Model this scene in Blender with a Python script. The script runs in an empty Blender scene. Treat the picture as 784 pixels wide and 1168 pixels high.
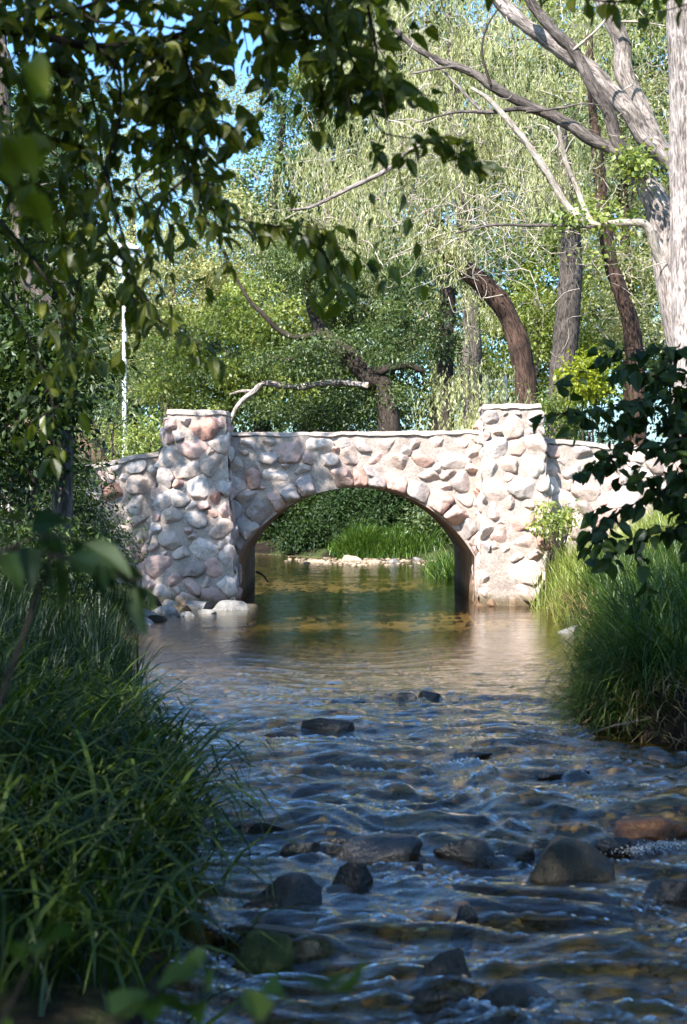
import bpy, math, random
import numpy as np
C = bpy.context.scene.collection
rng = np.random.default_rng(11)
random.seed(5)
F, U0, VH, H = 1900.0, 392.0, 554.0, 1.7
R = math.radians

def at(u, v, Y):
    """world point seen at photo pixel (u, v) at distance Y"""
    return np.array([(u - U0) / F * Y, Y, H - (v - VH) / F * Y])
def wat(u, v, z=0.0):
    Y = F * (H - z) / (v - VH)
    return np.array([(u - U0) / F * Y, Y, z])
def sstep(a, b, x):
    t = np.clip((x - a) / (b - a), 0, 1)
    return t * t * (3 - 2 * t)

# ---------------------------------------------------------------- noise
def _hash(ix, iy, iz, seed):
    h = (ix.astype(np.int64) * 374761393 + iy.astype(np.int64) * 668265263 + iz.astype(np.int64) * 2147483647 + seed * 1274126177) & 0xFFFFFFFF
    h = ((h ^ (h >> 13)) * 1274126177) & 0xFFFFFFFF
    h = (h ^ (h >> 16)) & 0xFFFFFFFF
    h = (h * 2246822519) & 0xFFFFFFFF
    return ((h ^ (h >> 15)) & 0xFFFFFF) / float(0xFFFFFF) * 2 - 1
def vnoise(p, seed=0):
    p = np.asarray(p, float)
    i = np.floor(p).astype(np.int64); f = p - i
    f = f * f * f * (f * (f * 6 - 15) + 10)
    out = 0
    for dx in (0, 1):
        for dy in (0, 1):
            for dz in (0, 1):
                w = (f[..., 0] if dx else 1 - f[..., 0]) * (f[..., 1] if dy else 1 - f[..., 1]) * (f[..., 2] if dz else 1 - f[..., 2])
                out = out + w * _hash(i[..., 0] + dx, i[..., 1] + dy, i[..., 2] + dz, seed)
    return out
def fbm(p, octv=4, seed=0, gain=.5):
    p = np.asarray(p, float); a = 1.0; s = 0
    for k in range(octv):
        s = s + a * vnoise(p * 2 ** k + 17.3 * k, seed + k); a *= gain
    return s
def n2(x, y, seed=0, octv=3, gain=.5):
    return fbm(np.stack([x, y, np.zeros_like(x) + .37], -1), octv, seed, gain)

# ---------------------------------------------------------------- materials
def mat(name):
    m = bpy.data.materials.new(name); m.use_nodes = True
    nt = m.node_tree; nt.nodes.clear()
    return m, nt, nt.nodes, nt.links
def N(nt, t, **kw):
    n = nt.nodes.new(t)
    for k, v in kw.items():
        if k.startswith('i_'): n.inputs[k[2:].replace('_', ' ')].default_value = v
        else: setattr(n, k, v)
    return n
def ramp(nt, stops):
    r = nt.nodes.new('ShaderNodeValToRGB'); e = r.color_ramp.elements
    while len(e) < len(stops): e.new(.5)
    for el, (p, c) in zip(e, stops):
        el.position = p; el.color = (*c, 1)
    return r

def leaf_mat(name, dark, light, trans=.35, gloss=.05, rough=.4, warm=1.0):
    m, nt, nd, L = mat(name)
    at_ = N(nt, 'ShaderNodeAttribute', attribute_name='Col')
    sep = N(nt, 'ShaderNodeSeparateColor'); L.new(at_.outputs['Color'], sep.inputs[0])
    rp = ramp(nt, [(0, dark), (1, light)]); L.new(sep.outputs[0], rp.inputs[0])
    d = N(nt, 'ShaderNodeBsdfDiffuse'); L.new(rp.outputs[0], d.inputs[0])
    t = N(nt, 'ShaderNodeBsdfTranslucent')
    mx = N(nt, 'ShaderNodeMix', data_type='RGBA', blend_type='MULTIPLY'); mx.inputs[0].default_value = 1
    L.new(rp.outputs[0], mx.inputs[6]); mx.inputs[7].default_value = (1.7, 1.6, .7, 1)
    L.new(mx.outputs[2], t.inputs[0])
    a = N(nt, 'ShaderNodeMixShader'); a.inputs[0].default_value = trans
    L.new(d.outputs[0], a.inputs[1]); L.new(t.outputs[0], a.inputs[2])
    g = N(nt, 'ShaderNodeBsdfGlossy', i_Roughness=rough); g.inputs[0].default_value = (.9, .95, 1, 1)
    b = N(nt, 'ShaderNodeMixShader'); b.inputs[0].default_value = gloss
    L.new(a.outputs[0], b.inputs[1]); L.new(g.outputs[0], b.inputs[2])
    o = N(nt, 'ShaderNodeOutputMaterial'); L.new(b.outputs[0], o.inputs[0])
    return m

def bark_mat(name, c0, c1, sc=6.0, bump=.6):
    m, nt, nd, L = mat(name)
    tc = N(nt, 'ShaderNodeTexCoord'); av = N(nt, 'ShaderNodeAttribute', attribute_name='Col')
    mp = N(nt, 'ShaderNodeMapping'); L.new(av.outputs['Vector'], mp.inputs[0])
    mp.inputs['Scale'].default_value = (sc * 1.6, sc * 1.6, sc * .34)
    n = N(nt, 'ShaderNodeTexNoise', i_Scale=2.6, i_Detail=8.0, i_Roughness=.68, i_Distortion=.9); L.new(mp.outputs[0], n.inputs[0])
    n2_ = N(nt, 'ShaderNodeTexNoise', i_Scale=1.6, i_Detail=5.0); L.new(tc.outputs['Object'], n2_.inputs[0])
    rp = ramp(nt, [(.40, c0), (.5, tuple(.5 * (x + y) for x, y in zip(c0, c1))), (.6, c1)]); L.new(n.outputs[0], rp.inputs[0])
    rp2 = ramp(nt, [(.35, (.5, .48, .46)), (.65, (1.15, 1.12, 1.1))]); L.new(n2_.outputs[0], rp2.inputs[0])
    mx = N(nt, 'ShaderNodeMix', data_type='RGBA', blend_type='MULTIPLY'); mx.inputs[0].default_value = 1
    L.new(rp.outputs[0], mx.inputs[6]); L.new(rp2.outputs[0], mx.inputs[7])
    b = N(nt, 'ShaderNodeBump', i_Strength=bump, i_Distance=.04); L.new(n.outputs[0], b.inputs['Height'])
    p = N(nt, 'ShaderNodeBsdfPrincipled', i_Roughness=.9); L.new(mx.outputs[2], p.inputs['Base Color']); L.new(b.outputs[0], p.inputs['Normal'])
    p.inputs['Specular IOR Level'].default_value = .2
    o = N(nt, 'ShaderNodeOutputMaterial'); L.new(p.outputs[0], o.inputs[0])
    return m

def stone_mat(name, base=None, c0=None, c1=None, sc=9., bump=.5, rough=.85, tide=False, spec=.25):
    m, nt, nd, L = mat(name)
    tc = N(nt, 'ShaderNodeTexCoord')
    n = N(nt, 'ShaderNodeTexNoise', i_Scale=sc, i_Detail=8.0, i_Roughness=.65); L.new(tc.outputs['Object'], n.inputs[0])
    f = N(nt, 'ShaderNodeTexNoise', i_Scale=sc * 7, i_Detail=4.0); L.new(tc.outputs['Object'], f.inputs[0])
    mx = N(nt, 'ShaderNodeMix', data_type='RGBA', blend_type='MULTIPLY'); mx.inputs[0].default_value = 1
    if base == 'attr':
        at_ = N(nt, 'ShaderNodeAttribute', attribute_name='Col')
        rp = ramp(nt, [(.25, (.55, .52, .5)), (.5, (1, .98, .96)), (.75, (1.25, 1.22, 1.2))]); L.new(n.outputs[0], rp.inputs[0])
        L.new(at_.outputs['Color'], mx.inputs[6]); L.new(rp.outputs[0], mx.inputs[7])
    else:
        rp = ramp(nt, [(.3, c0), (.7, c1)]); L.new(n.outputs[0], rp.inputs[0])
        rp2 = ramp(nt, [(.3, (.7, .7, .7)), (.7, (1.15, 1.15, 1.15))]); L.new(f.outputs[0], rp2.inputs[0])
        L.new(rp.outputs[0], mx.inputs[6]); L.new(rp2.outputs[0], mx.inputs[7])
    ad = N(nt, 'ShaderNodeMath', operation='ADD'); L.new(n.outputs[0], ad.inputs[0])
    ml = N(nt, 'ShaderNodeMath', operation='MULTIPLY'); L.new(f.outputs[0], ml.inputs[0]); ml.inputs[1].default_value = .3
    L.new(ml.outputs[0], ad.inputs[1])
    b = N(nt, 'ShaderNodeBump', i_Strength=bump, i_Distance=.035); L.new(ad.outputs[0], b.inputs['Height'])
    p = N(nt, 'ShaderNodeBsdfPrincipled', i_Roughness=rough); L.new(b.outputs[0], p.inputs['Normal'])
    if tide:
        sp_ = N(nt, 'ShaderNodeSeparateXYZ'); L.new(tc.outputs['Object'], sp_.inputs[0])
        hh = N(nt, 'ShaderNodeMath', operation='MULTIPLY_ADD'); L.new(n.outputs[0], hh.inputs[0]); hh.inputs[1].default_value = -.35; L.new(sp_.outputs[2], hh.inputs[2])
        mr = N(nt, 'ShaderNodeMapRange', interpolation_type='SMOOTHSTEP'); L.new(hh.outputs[0], mr.inputs[0]); mr.inputs[1].default_value = -.12; mr.inputs[2].default_value = .05
        wt = N(nt, 'ShaderNodeMix', data_type='RGBA', blend_type='MIX'); L.new(mr.outputs[0], wt.inputs[0]); L.new(mx.outputs[2], wt.inputs[7])
        dk = N(nt, 'ShaderNodeMix', data_type='RGBA', blend_type='MULTIPLY'); dk.inputs[0].default_value = 1; L.new(mx.outputs[2], dk.inputs[6]); dk.inputs[7].default_value = (.34, .31, .22, 1)
        L.new(dk.outputs[2], wt.inputs[6]); L.new(wt.outputs[2], p.inputs['Base Color'])
    else: L.new(mx.outputs[2], p.inputs['Base Color'])
    p.inputs['Specular IOR Level'].default_value = spec
    o = N(nt, 'ShaderNodeOutputMaterial'); L.new(p.outputs[0], o.inputs[0])
    return m

def plain_mat(name, c, rough=.5, metal=0.):
    m, nt, nd, L = mat(name)
    tc = N(nt, 'ShaderNodeTexCoord')
    n = N(nt, 'ShaderNodeTexNoise', i_Scale=7.0, i_Detail=5.0); L.new(tc.outputs['Object'], n.inputs[0])
    rp = ramp(nt, [(.3, tuple(x * .78 for x in c)), (.65, c)]); L.new(n.outputs[0], rp.inputs[0])
    p = N(nt, 'ShaderNodeBsdfPrincipled', i_Roughness=rough, i_Metallic=metal); L.new(rp.outputs[0], p.inputs['Base Color'])
    o = N(nt, 'ShaderNodeOutputMaterial'); L.new(p.outputs[0], o.inputs[0])
    return m

M = {}
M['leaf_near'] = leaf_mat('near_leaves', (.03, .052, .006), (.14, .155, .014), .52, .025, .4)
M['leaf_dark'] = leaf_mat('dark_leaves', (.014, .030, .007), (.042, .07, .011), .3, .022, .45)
M['leaf_shade'] = leaf_mat('shade_darkened_leaves', (.012, .028, .01), (.035, .062, .016), .25, .012, .5)  # low leaf colour with the shade already put into it
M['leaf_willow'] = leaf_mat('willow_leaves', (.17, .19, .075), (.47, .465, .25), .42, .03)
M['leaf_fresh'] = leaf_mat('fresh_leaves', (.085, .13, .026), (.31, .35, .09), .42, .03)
M['leaf_mid'] = leaf_mat('mid_leaves', (.028, .056, .018), (.14, .185, .058), .38, .03)
M['leaf_blue'] = leaf_mat('blue_green_leaves', (.035, .075, .04), (.09, .15, .065), .3, .03)
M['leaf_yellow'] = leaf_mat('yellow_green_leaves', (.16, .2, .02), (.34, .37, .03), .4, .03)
M['grass'] = leaf_mat('shaded_grass_blades', (.007, .019, .003), (.042, .07, .008), .35, .025, .45)  # blade colour lowered to deepen the shade on the left bank
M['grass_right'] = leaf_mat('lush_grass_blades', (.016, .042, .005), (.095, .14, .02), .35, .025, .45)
M['grass_lit'] = leaf_mat('sunlit_grass_blades', (.14, .19, .035), (.36, .39, .11), .35, .03, .45)  # brighter grass copy, sunlight by the right pier put into the colour
M['grass_far'] = leaf_mat('far_grass_blades', (.02, .06, .008), (.16, .25, .035), .35, .03, .45)
M['grass_broad'] = leaf_mat('broad_grass_blades', (.011, .03, .004), (.075, .115, .014), .35, .025, .45)
M['leaf_soft'] = leaf_mat('sapling_leaves', (.02, .045, .01), (.06, .1, .018), .35, .015, .5)
M['straw'] = leaf_mat('dry_blades', (.16, .11, .05), (.34, .27, .13), .25, .03)
M['bark_pale'] = bark_mat('pale_bark', (.11, .09, .083), (.46, .405, .38), 5., .9)
M['bark_white'] = bark_mat('bleached_wood', (.24, .205, .175), (.60, .54, .475), 7., .7)
M['bark_brown'] = bark_mat('brown_bark', (.018, .011, .009), (.10, .062, .047), 5., 1.)
M['bark_grey'] = bark_mat('grey_bark', (.045, .038, .036), (.2, .17, .155), 6., .9)
M['bark_mid'] = bark_mat('dim_grey_bark', (.026, .022, .02), (.14, .118, .105), 6., .9)
M['bark_dark'] = bark_mat('dark_bark', (.02, .016, .014), (.07, .055, .045), 9., .6)
M['stone'] = stone_mat('field_stone', 'attr', sc=11., bump=.9, tide=True)
M['mortar'] = stone_mat('mortar', None, (.25, .20, .175), (.40, .335, .295), 5., .8, tide=True)
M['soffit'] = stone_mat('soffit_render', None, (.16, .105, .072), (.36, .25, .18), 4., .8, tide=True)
M['wet_rock'] = stone_mat('wet_rock', None, (.002, .002, .0025), (.010, .009, .008), 9., .9, .3, spec=.5)
M['olive_rock'] = stone_mat('olive_rock', None, (.009, .008, .004), (.05, .037, .019), 8., .9, .5, spec=.3)
M['moss_rock'] = stone_mat('mossy_rock', None, (.010, .018, .004), (.04, .055, .010), 8., .8, .6)
M['tan_rock'] = stone_mat('tan_rock', None, (.22, .16, .11), (.42, .33, .25), 8., .6, .7)
M['grey_rock'] = stone_mat('grey_rock', None, (.11, .105, .1), (.27, .255, .24), 8., .6, .7)
M['brown_rock'] = stone_mat('brown_rock', None, (.03, .014, .006), (.10, .045, .016), 8., .8, .4)
M['pebble'] = stone_mat('pebble', 'attr', sc=12., bump=.4, rough=.5)
M['white_paint'] = plain_mat('white_paint', (.56, .58, .6), .4)
M['lamp_glass'] = plain_mat('frosted_lens', (.6, .66, .7), .25)
M['steel'] = plain_mat('galvanised_steel', (.5, .52, .53), .4, .4)
M['foam'] = plain_mat('foam', (.5, .52, .54), .4)

# ---------------------------------------------------------------- mesh building
class MB:
    def __init__(s): s.v = []; s.f = []; s.c = []; s.n = 0
    def add(s, v, faces, mat=0, col=None, smooth=True):
        v = np.asarray(v, float).reshape(-1, 3); k = len(v)
        if col is None: col = np.full((k, 3), .5)
        col = np.asarray(col, float)
        if col.ndim == 1: col = np.tile(col, (k, 1)) if len(col) == 3 and k != 3 else np.repeat(col[:, None], 3, 1)
        s.v.append(v); s.c.append(col)
        for fa in (faces if isinstance(faces, list) else [faces]):
            fa = np.asarray(fa, np.int64)
            if fa.size: s.f.append((fa + s.n, mat, smooth))
        s.n += k
    def mesh(s, name, mats, origin):
        me = bpy.data.meshes.new(name)
        v = np.concatenate(s.v) - np.asarray(origin, float); c = np.concatenate(s.c)
        me.vertices.add(len(v)); me.vertices.foreach_set('co', v.astype(np.float32).ravel())
        loops = np.concatenate([f.ravel() for f, _, _ in s.f]).astype(np.int32)
        tot = np.concatenate([np.full(len(f), f.shape[1]) for f, _, _ in s.f]).astype(np.int32)
        mi = np.concatenate([np.full(len(f), m) for f, m, _ in s.f]).astype(np.int32)
        sm = np.concatenate([np.full(len(f), q) for f, _, q in s.f]).astype(bool)
        me.loops.add(len(loops)); me.loops.foreach_set('vertex_index', loops)
        me.polygons.add(len(tot))
        st = np.zeros(len(tot), np.int32); st[1:] = np.cumsum(tot)[:-1]
        me.polygons.foreach_set('loop_start', st)
        try: me.polygons.foreach_set('loop_total', tot)
        except Exception: pass
        me.polygons.foreach_set('material_index', mi); me.polygons.foreach_set('use_smooth', sm)
        a = me.attributes.new('Col', 'FLOAT_COLOR', 'POINT')
        a.data.foreach_set('color', np.concatenate([c, np.ones((len(c), 1))], 1).astype(np.float32).ravel())
        for m in mats: me.materials.append(m)
        me.update(calc_edges=True)
        return me
    def build(s, name, mats, parent=None, origin=None):
        if not isinstance(mats, (list, tuple)): mats = [mats]
        org = parent_origin(parent) if parent is not None else (np.zeros(3) if origin is None else np.asarray(origin, float))
        o = bpy.data.objects.new(name, s.mesh(name, mats, org)); C.objects.link(o)
        if parent is not None: o.parent = parent
        else: o.location = org
        return o
def parent_origin(o):
    p = np.zeros(3)
    while o is not None:
        p += np.array(o.location); o = o.parent
    return p
def tag(o, label=None, cat=None, group=None, kind=None):
    if label: o['label'] = label
    if cat: o['category'] = cat
    if group: o['group'] = group
    if kind: o['kind'] = kind
    return o
def thing(name, loc, label, cat, group=None):
    o = bpy.data.objects.new(name, None); C.objects.link(o); o.location = tuple(float(x) for x in loc)
    o.empty_display_size = .2
    return tag(o, label, cat, group)

def smooth_path(pts, n=None):
    pts = np.asarray(pts, float)
    if len(pts) < 3: 
        n = n or 4
        t = np.linspace(0, 1, n)[:, None]
        return pts[0] * (1 - t) + pts[-1] * t
    P = np.concatenate([[2 * pts[0] - pts[1]], pts, [2 * pts[-1] - pts[-2]]])
    out = []
    for i in range(1, len(P) - 2):
        t = np.linspace(0, 1, n or 5, endpoint=False)[:, None]
        a, b, c, d = P[i - 1], P[i], P[i + 1], P[i + 2]
        out.append(.5 * (2 * b + (c - a) * t + (2 * a - 5 * b + 4 * c - d) * t ** 2 + (3 * b - a - 3 * c + d) * t ** 3))
    out.append(pts[-1][None])
    return np.concatenate(out)
def tube(mb, path, radii, sides=8, mat=0, rough=0., seed=0, cap=True, flare=0.):
    p = np.asarray(path, float); n = len(p)
    r = np.interp(np.linspace(0, 1, n), np.linspace(0, 1, len(np.atleast_1d(radii))), np.atleast_1d(radii))
    if flare: r = r * (1 + flare * np.exp(-np.linspace(0, 1, n) * 9))
    t = np.gradient(p, axis=0); t /= np.linalg.norm(t, axis=1)[:, None] + 1e-9
    ref = np.array([0, 1, 0]) if abs(t[0][1]) < .8 else np.array([1, 0, 0])
    u = np.cross(t[0], ref); u /= np.linalg.norm(u); us = [u]
    for i in range(1, n):
        u = us[-1] - t[i] * np.dot(us[-1], t[i]); us.append(u / (np.linalg.norm(u) + 1e-9))
    us = np.array(us); w = np.cross(t, us)
    a = np.linspace(0, 2 * np.pi, sides, endpoint=False)
    ring = us[:, None, :] * np.cos(a)[None, :, None] + w[:, None, :] * np.sin(a)[None, :, None]
    rr = np.repeat(r[:, None], sides, 1)
    if rough:
        q = p[:, None, :] + ring * r[:, None, None]
        rr = rr * (1 + rough * fbm(q * np.array([3, 3, .9]) / max(.12, r.max()) * .35, 3, seed))
    v = p[:, None, :] + ring * rr[..., None]
    i, j = np.meshgrid(np.arange(n - 1), np.arange(sides), indexing='ij'); j2 = (j + 1) % sides
    f = np.stack([i * sides + j, i * sides + j2, (i + 1) * sides + j2, (i + 1) * sides + j], -1).reshape(-1, 4)
    V = v.reshape(-1, 3); fs = [f]
    sl_ = np.concatenate([[0], np.cumsum(np.linalg.norm(np.diff(p, axis=0), axis=1))]) + rng.uniform(0, 40)
    col = np.stack([np.cos(a)[None] * r[:, None], np.sin(a)[None] * r[:, None], np.repeat(sl_[:, None], sides, 1)], -1).reshape(-1, 3)
    if cap:
        col = np.concatenate([col, [[0, 0, sl_[-1]]]])
        V = np.concatenate([V, p[-1:] + t[-1] * r[-1] * .5]); k = n * sides
        jj = np.arange(sides)
        fs.append(np.stack([(n - 1) * sides + jj, (n - 1) * sides + (jj + 1) % sides, np.full(sides, k)], -1))
    mb.add(V, fs, mat, col)

def unit(v): return v / (np.linalg.norm(v, axis=-1, keepdims=True) + 1e-9)
def leaves(mb, pos, axis, nrm, L, W, kind='quad', tint=None, mat=0, curl=.12):
    n = len(pos)
    if n == 0: return
    axis = unit(axis); side = unit(np.cross(axis, nrm)); nn = np.cross(side, axis)
    L = np.broadcast_to(L, n)[:, None]; W = np.broadcast_to(W, n)[:, None]
    if tint is None: tint = rng.random(n)
    if kind == 'quad':
        v = np.stack([pos, pos + axis * L * .45 + side * W * .5, pos + axis * L - nn * L * curl, pos + axis * L * .45 - side * W * .5], 1)
        f = np.arange(n * 4).reshape(n, 4); k = 4; fs = [f]
    else:
        prof = {'oval': (.40, .46, .25), 'heart': (.5, .44, .2), 'lance': (.36, .5, .3)}[kind]
        up = nn * W * .22
        v = np.stack([pos, pos + axis * L * .22 + side * W * prof[0] + up, pos + axis * L * .5 + side * W * prof[1] + up - nn * L * curl * .3,
                      pos + axis * L * .8 + side * W * prof[2] + up * .5 - nn * L * curl * .7, pos + axis * L - nn * L * curl * 1.3,
                      pos + axis * L * .8 - side * W * prof[2] + up * .5 - nn * L * curl * .7, pos + axis * L * .5 - side * W * prof[1] + up - nn * L * curl * .3,
                      pos + axis * L * .22 - side * W * prof[0] + up, pos + axis * L * .5 - nn * L * curl * .3], 1)
        b = np.arange(n)[:, None] * 9; k = 9
        fs = [np.concatenate([b + np.array([[0, 8, 2, 1]]), b + np.array([[8, 4, 3, 2]]), b + np.array([[0, 7, 6, 8]]), b + np.array([[8, 6, 5, 4]])])]
    mb.add(v.reshape(-1, 3), fs, mat, np.repeat(np.clip(tint, 0, 1), k), smooth=False)

def grass(mb, base, h, lean, w, droop=.5, tint=None, seg=4, mat=0, bias=0.):
    """base (n,3); blades arch towards a random bearing, LEAN radians at the foot"""
    n = len(base)
    az = rng.uniform(0, 2 * np.pi, n); d = unit(np.stack([np.cos(az) + bias, np.sin(az), np.zeros(n)], 1))
    h = np.broadcast_to(h, n); lean = np.broadcast_to(lean, n); dr = np.broadcast_to(droop, n)
    if tint is None: tint = rng.random(n) ** 2.2
    p = base.copy(); th = lean.copy(); pts = [p.copy()]
    for k in range(seg):
        p = p + (d * np.sin(th)[:, None] + np.array([0, 0, 1]) * np.cos(th)[:, None]) * (h / seg)[:, None]
        th = th + dr * rng.uniform(.5, 1.5, n) * (k + 1) / seg * 1.1; pts.append(p.copy())
    s = np.stack([-d[:, 1], d[:, 0], np.zeros(n)], 1)
    tw = rng.normal(0, .5, n)[:, None]; s = unit(s + d * tw)
    rows = []
    for k, q in enumerate(pts[:-1]):
        ww = (np.broadcast_to(w, n) * (1, .95, .8, .55, .3)[min(4, int(k * 4 / seg + .01))] * .5)[:, None]
        rows += [q - s * ww, q + s * ww]
    rows.append(pts[-1]); v = np.stack(rows, 1); K = v.shape[1]
    b = np.arange(n)[:, None] * K
    fs = [np.concatenate([b + np.array([[2 * k, 2 * k + 1, 2 * k + 3, 2 * k + 2]]) for k in range(seg - 1)])]
    fs.append(b + np.array([[2 * seg - 2, 2 * seg - 1, 2 * seg]]))
    mb.add(v.reshape(-1, 3), fs, mat, np.repeat(tint, K), smooth=True)

# ---------------------------------------------------------------- terrain
XL = np.array([(-60, -1.2), (0, -.6), (5.3, -.62), (6.4, -.62), (8, -.70), (9.5, -1.02), (10.9, -1.3), (15.7, -2.1), (19, -2.5), (22, -2.6), (24, -2.4), (28.5, -2.4), (32, -2.6), (36, -2.9), (40, -4.6), (46, -10), (60, -16), (700, -16)])
XR = np.array([(-60, 3), (0, 2.9), (8, 2.75), (10.2, 2.5), (11.3, 2.0), (11.9, 1.8), (15, 2.3), (19.5, 2.75), (21.5, 2.75), (23.3, 2.75), (24, 2.6), (28.5, 2.5), (31, 2.15), (35, 2.1), (37.6, 1.9), (38.6, 1.2), (39.3, -.6), (41, -1.9), (46, -6.5), (60, -13), (700, -13)])
def edge(y):
    return np.interp(y, XL[:, 0], XL[:, 1]), np.interp(y, XR[:, 0], XR[:, 1])
def hgt(x, y):
    x = np.asarray(x, float); y = np.asarray(y, float)
    xl, xr = edge(y)
    wob = .10 * n2(x * .9, y * .9, 3) + .05 * n2(x * 3, y * 3, 4, 2)
    d = np.maximum(xl - x, x - xr) + wob
    near = 1 - sstep(34, 38, y)
    steep = np.where(x > 0, .42, .17) * sstep(-.02, .22, d) * near + (1 - near) * .15 * sstep(0, .9, d)
    z = steep + (.2 + .55 * near) * sstep(.15, 2.6, d) + (.2 + .25 * near) * sstep(2, 6, d)
    z = z + .05 * n2(x * .8, y * .8, 9) * sstep(.3, 2, d) 
    bed = -.13 - .12 * sstep(0, .9, -d) + .05 * n2(x * 1.6, y * 1.2, 21) - .05 * sstep(8.2, 7.4, y)
    hill = 5.0 * sstep(5, 13, -x) * sstep(36, 48, y) + 2.0 * sstep(9, 30, x) * sstep(40, 60, y)
    return np.where(d > -.02, np.maximum(z, bed), bed) * 1.0 + hill
def axis_pts(a, b, step, lo, hi, g=1.22):
    m = list(np.arange(a, b + 1e-6, step)); s = step; x = a
    left = []
    while x > lo: s *= g; x -= s; left.append(x)
    s = step; x = m[-1]; right = []
    while x < hi: s *= g; x += s; right.append(x)
    return np.array(left[::-1] + m + right)
gx = axis_pts(-6, 6, .08, -420, 420); gy = axis_pts(3, 44, .1, -120, 900)
X, Yg = np.meshgrid(gx, gy)
Z = hgt(X, Yg)
def grid_faces(nr, nc):
    i, j = np.meshgrid(np.arange(nr - 1), np.arange(nc - 1), indexing='ij')
    a = i * nc + j
    return np.stack([a, a + 1, a + nc + 1, a + nc], -1).reshape(-1, 4)
mb = MB(); mb.add(np.stack([X, Yg, Z], -1), grid_faces(*X.shape))
m, nt, nd, L = mat('ground_soil')
tc = N(nt, 'ShaderNodeTexCoord'); sp = N(nt, 'ShaderNodeSeparateXYZ'); L.new(tc.outputs['Object'], sp.inputs[0])
na = N(nt, 'ShaderNodeTexNoise', i_Scale=1.1, i_Detail=6.0); L.new(tc.outputs['Object'], na.inputs[0])
nb = N(nt, 'ShaderNodeTexNoise', i_Scale=16.0, i_Detail=6.0, i_Roughness=.7); L.new(tc.outputs['Object'], nb.inputs[0])
soil = ramp(nt, [(.3, (.007, .005, .0035)), (.7, (.032, .022, .015))]); L.new(nb.outputs[0], soil.inputs[0])  # wet soil taken near-black, shade of the undercut bank included in the colour
turf = ramp(nt, [(.3, (.022, .036, .010)), (.7, (.07, .085, .028))]); L.new(nb.outputs[0], turf.inputs[0])
bed = ramp(nt, [(.3, (.07, .056, .024)), (.5, (.155, .13, .065)), (.7, (.27, .225, .13))]); L.new(nb.outputs[0], bed.inputs[0])
pink = ramp(nt, [(.3, (.25, .16, .11)), (.7, (.42, .29, .22))]); L.new(nb.outputs[0], pink.inputs[0])
def mixc(fac, a, b):
    x = N(nt, 'ShaderNodeMix', data_type='RGBA'); L.new(fac, x.inputs[0]); L.new(a, x.inputs[6]); L.new(b, x.inputs[7]); return x.outputs[2]
def mrange(sock, a, b):
    x = N(nt, 'ShaderNodeMapRange', interpolation_type='SMOOTHSTEP'); L.new(sock, x.inputs[0]); x.inputs[1].default_value = a; x.inputs[2].default_value = b; return x.outputs[0]
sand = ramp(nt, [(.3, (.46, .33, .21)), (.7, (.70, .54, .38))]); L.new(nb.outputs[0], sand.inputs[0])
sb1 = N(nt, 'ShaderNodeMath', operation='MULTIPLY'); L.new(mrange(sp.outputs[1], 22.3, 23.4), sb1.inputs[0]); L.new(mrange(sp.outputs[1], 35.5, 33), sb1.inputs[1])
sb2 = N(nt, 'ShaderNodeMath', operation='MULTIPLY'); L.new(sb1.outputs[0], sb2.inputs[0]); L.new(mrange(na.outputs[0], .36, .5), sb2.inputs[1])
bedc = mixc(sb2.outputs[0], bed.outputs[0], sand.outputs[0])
g1 = mixc(mrange(na.outputs[0], .42, .58), soil.outputs[0], turf.outputs[0])
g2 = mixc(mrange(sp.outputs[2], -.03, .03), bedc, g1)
ge = N(nt, 'ShaderNodeNewGeometry'); sn = N(nt, 'ShaderNodeSeparateXYZ'); L.new(ge.outputs['Normal'], sn.inputs[0])
g2 = mixc(mrange(sn.outputs[2], .55, .85), soil.outputs[0], g2)
g3 = mixc(mrange(sp.outputs[2], 2.2, 3.2), g2, pink.outputs[0])
p = N(nt, 'ShaderNodeBsdfPrincipled', i_Roughness=.95); L.new(g3, p.inputs['Base Color']); p.inputs['Specular IOR Level'].default_value = .1
b = N(nt, 'ShaderNodeBump', i_Strength=.8, i_Distance=.05); L.new(nb.outputs[0], b.inputs['Height']); L.new(b.outputs[0], p.inputs['Normal'])
o = N(nt, 'ShaderNodeOutputMaterial'); L.new(p.outputs[0], o.inputs[0])
M['ground'] = m
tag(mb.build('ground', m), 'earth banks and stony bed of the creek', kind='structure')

# ---------------------------------------------------------------- rocks in and beside the creek
_ico = {}
def ico(sub):
    if sub not in _ico:
        import bmesh
        bm = bmesh.new(); bmesh.ops.create_icosphere(bm, subdivisions=sub, radius=1)
        v = np.array([x.co[:] for x in bm.verts]); f = np.array([[q.index for q in x.verts] for x in bm.faces]); bm.free()
        _ico[sub] = (v, f)
    return _ico[sub]
def rock_shape(sx, sy, sz, seed, sub=4, facets=9, rough=.1, peak=0.):
    v, f = ico(sub); v = v.copy(); rs = np.random.default_rng(seed)
    v = v * (1 + .22 * vnoise(v * 1.1 + seed, seed)[:, None])
    for k in range(facets):
        d = unit(rs.normal(size=3)); 
        c = rs.uniform(.45, .8); s = v @ d - c
        v = v - np.maximum(s, 0)[:, None] * d * .98
    if peak: v[:, 0] += peak * np.maximum(v[:, 2], 0); v[:, :2] *= (1 - .2 * np.clip(v[:, 2:3], 0, 1))
    v = v * (1 + rough * .4 * fbm(v * 3 + seed, 4, seed + 3)[:, None])
    return v * np.array([sx, sy, sz]), f
rock_pts = []
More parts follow.
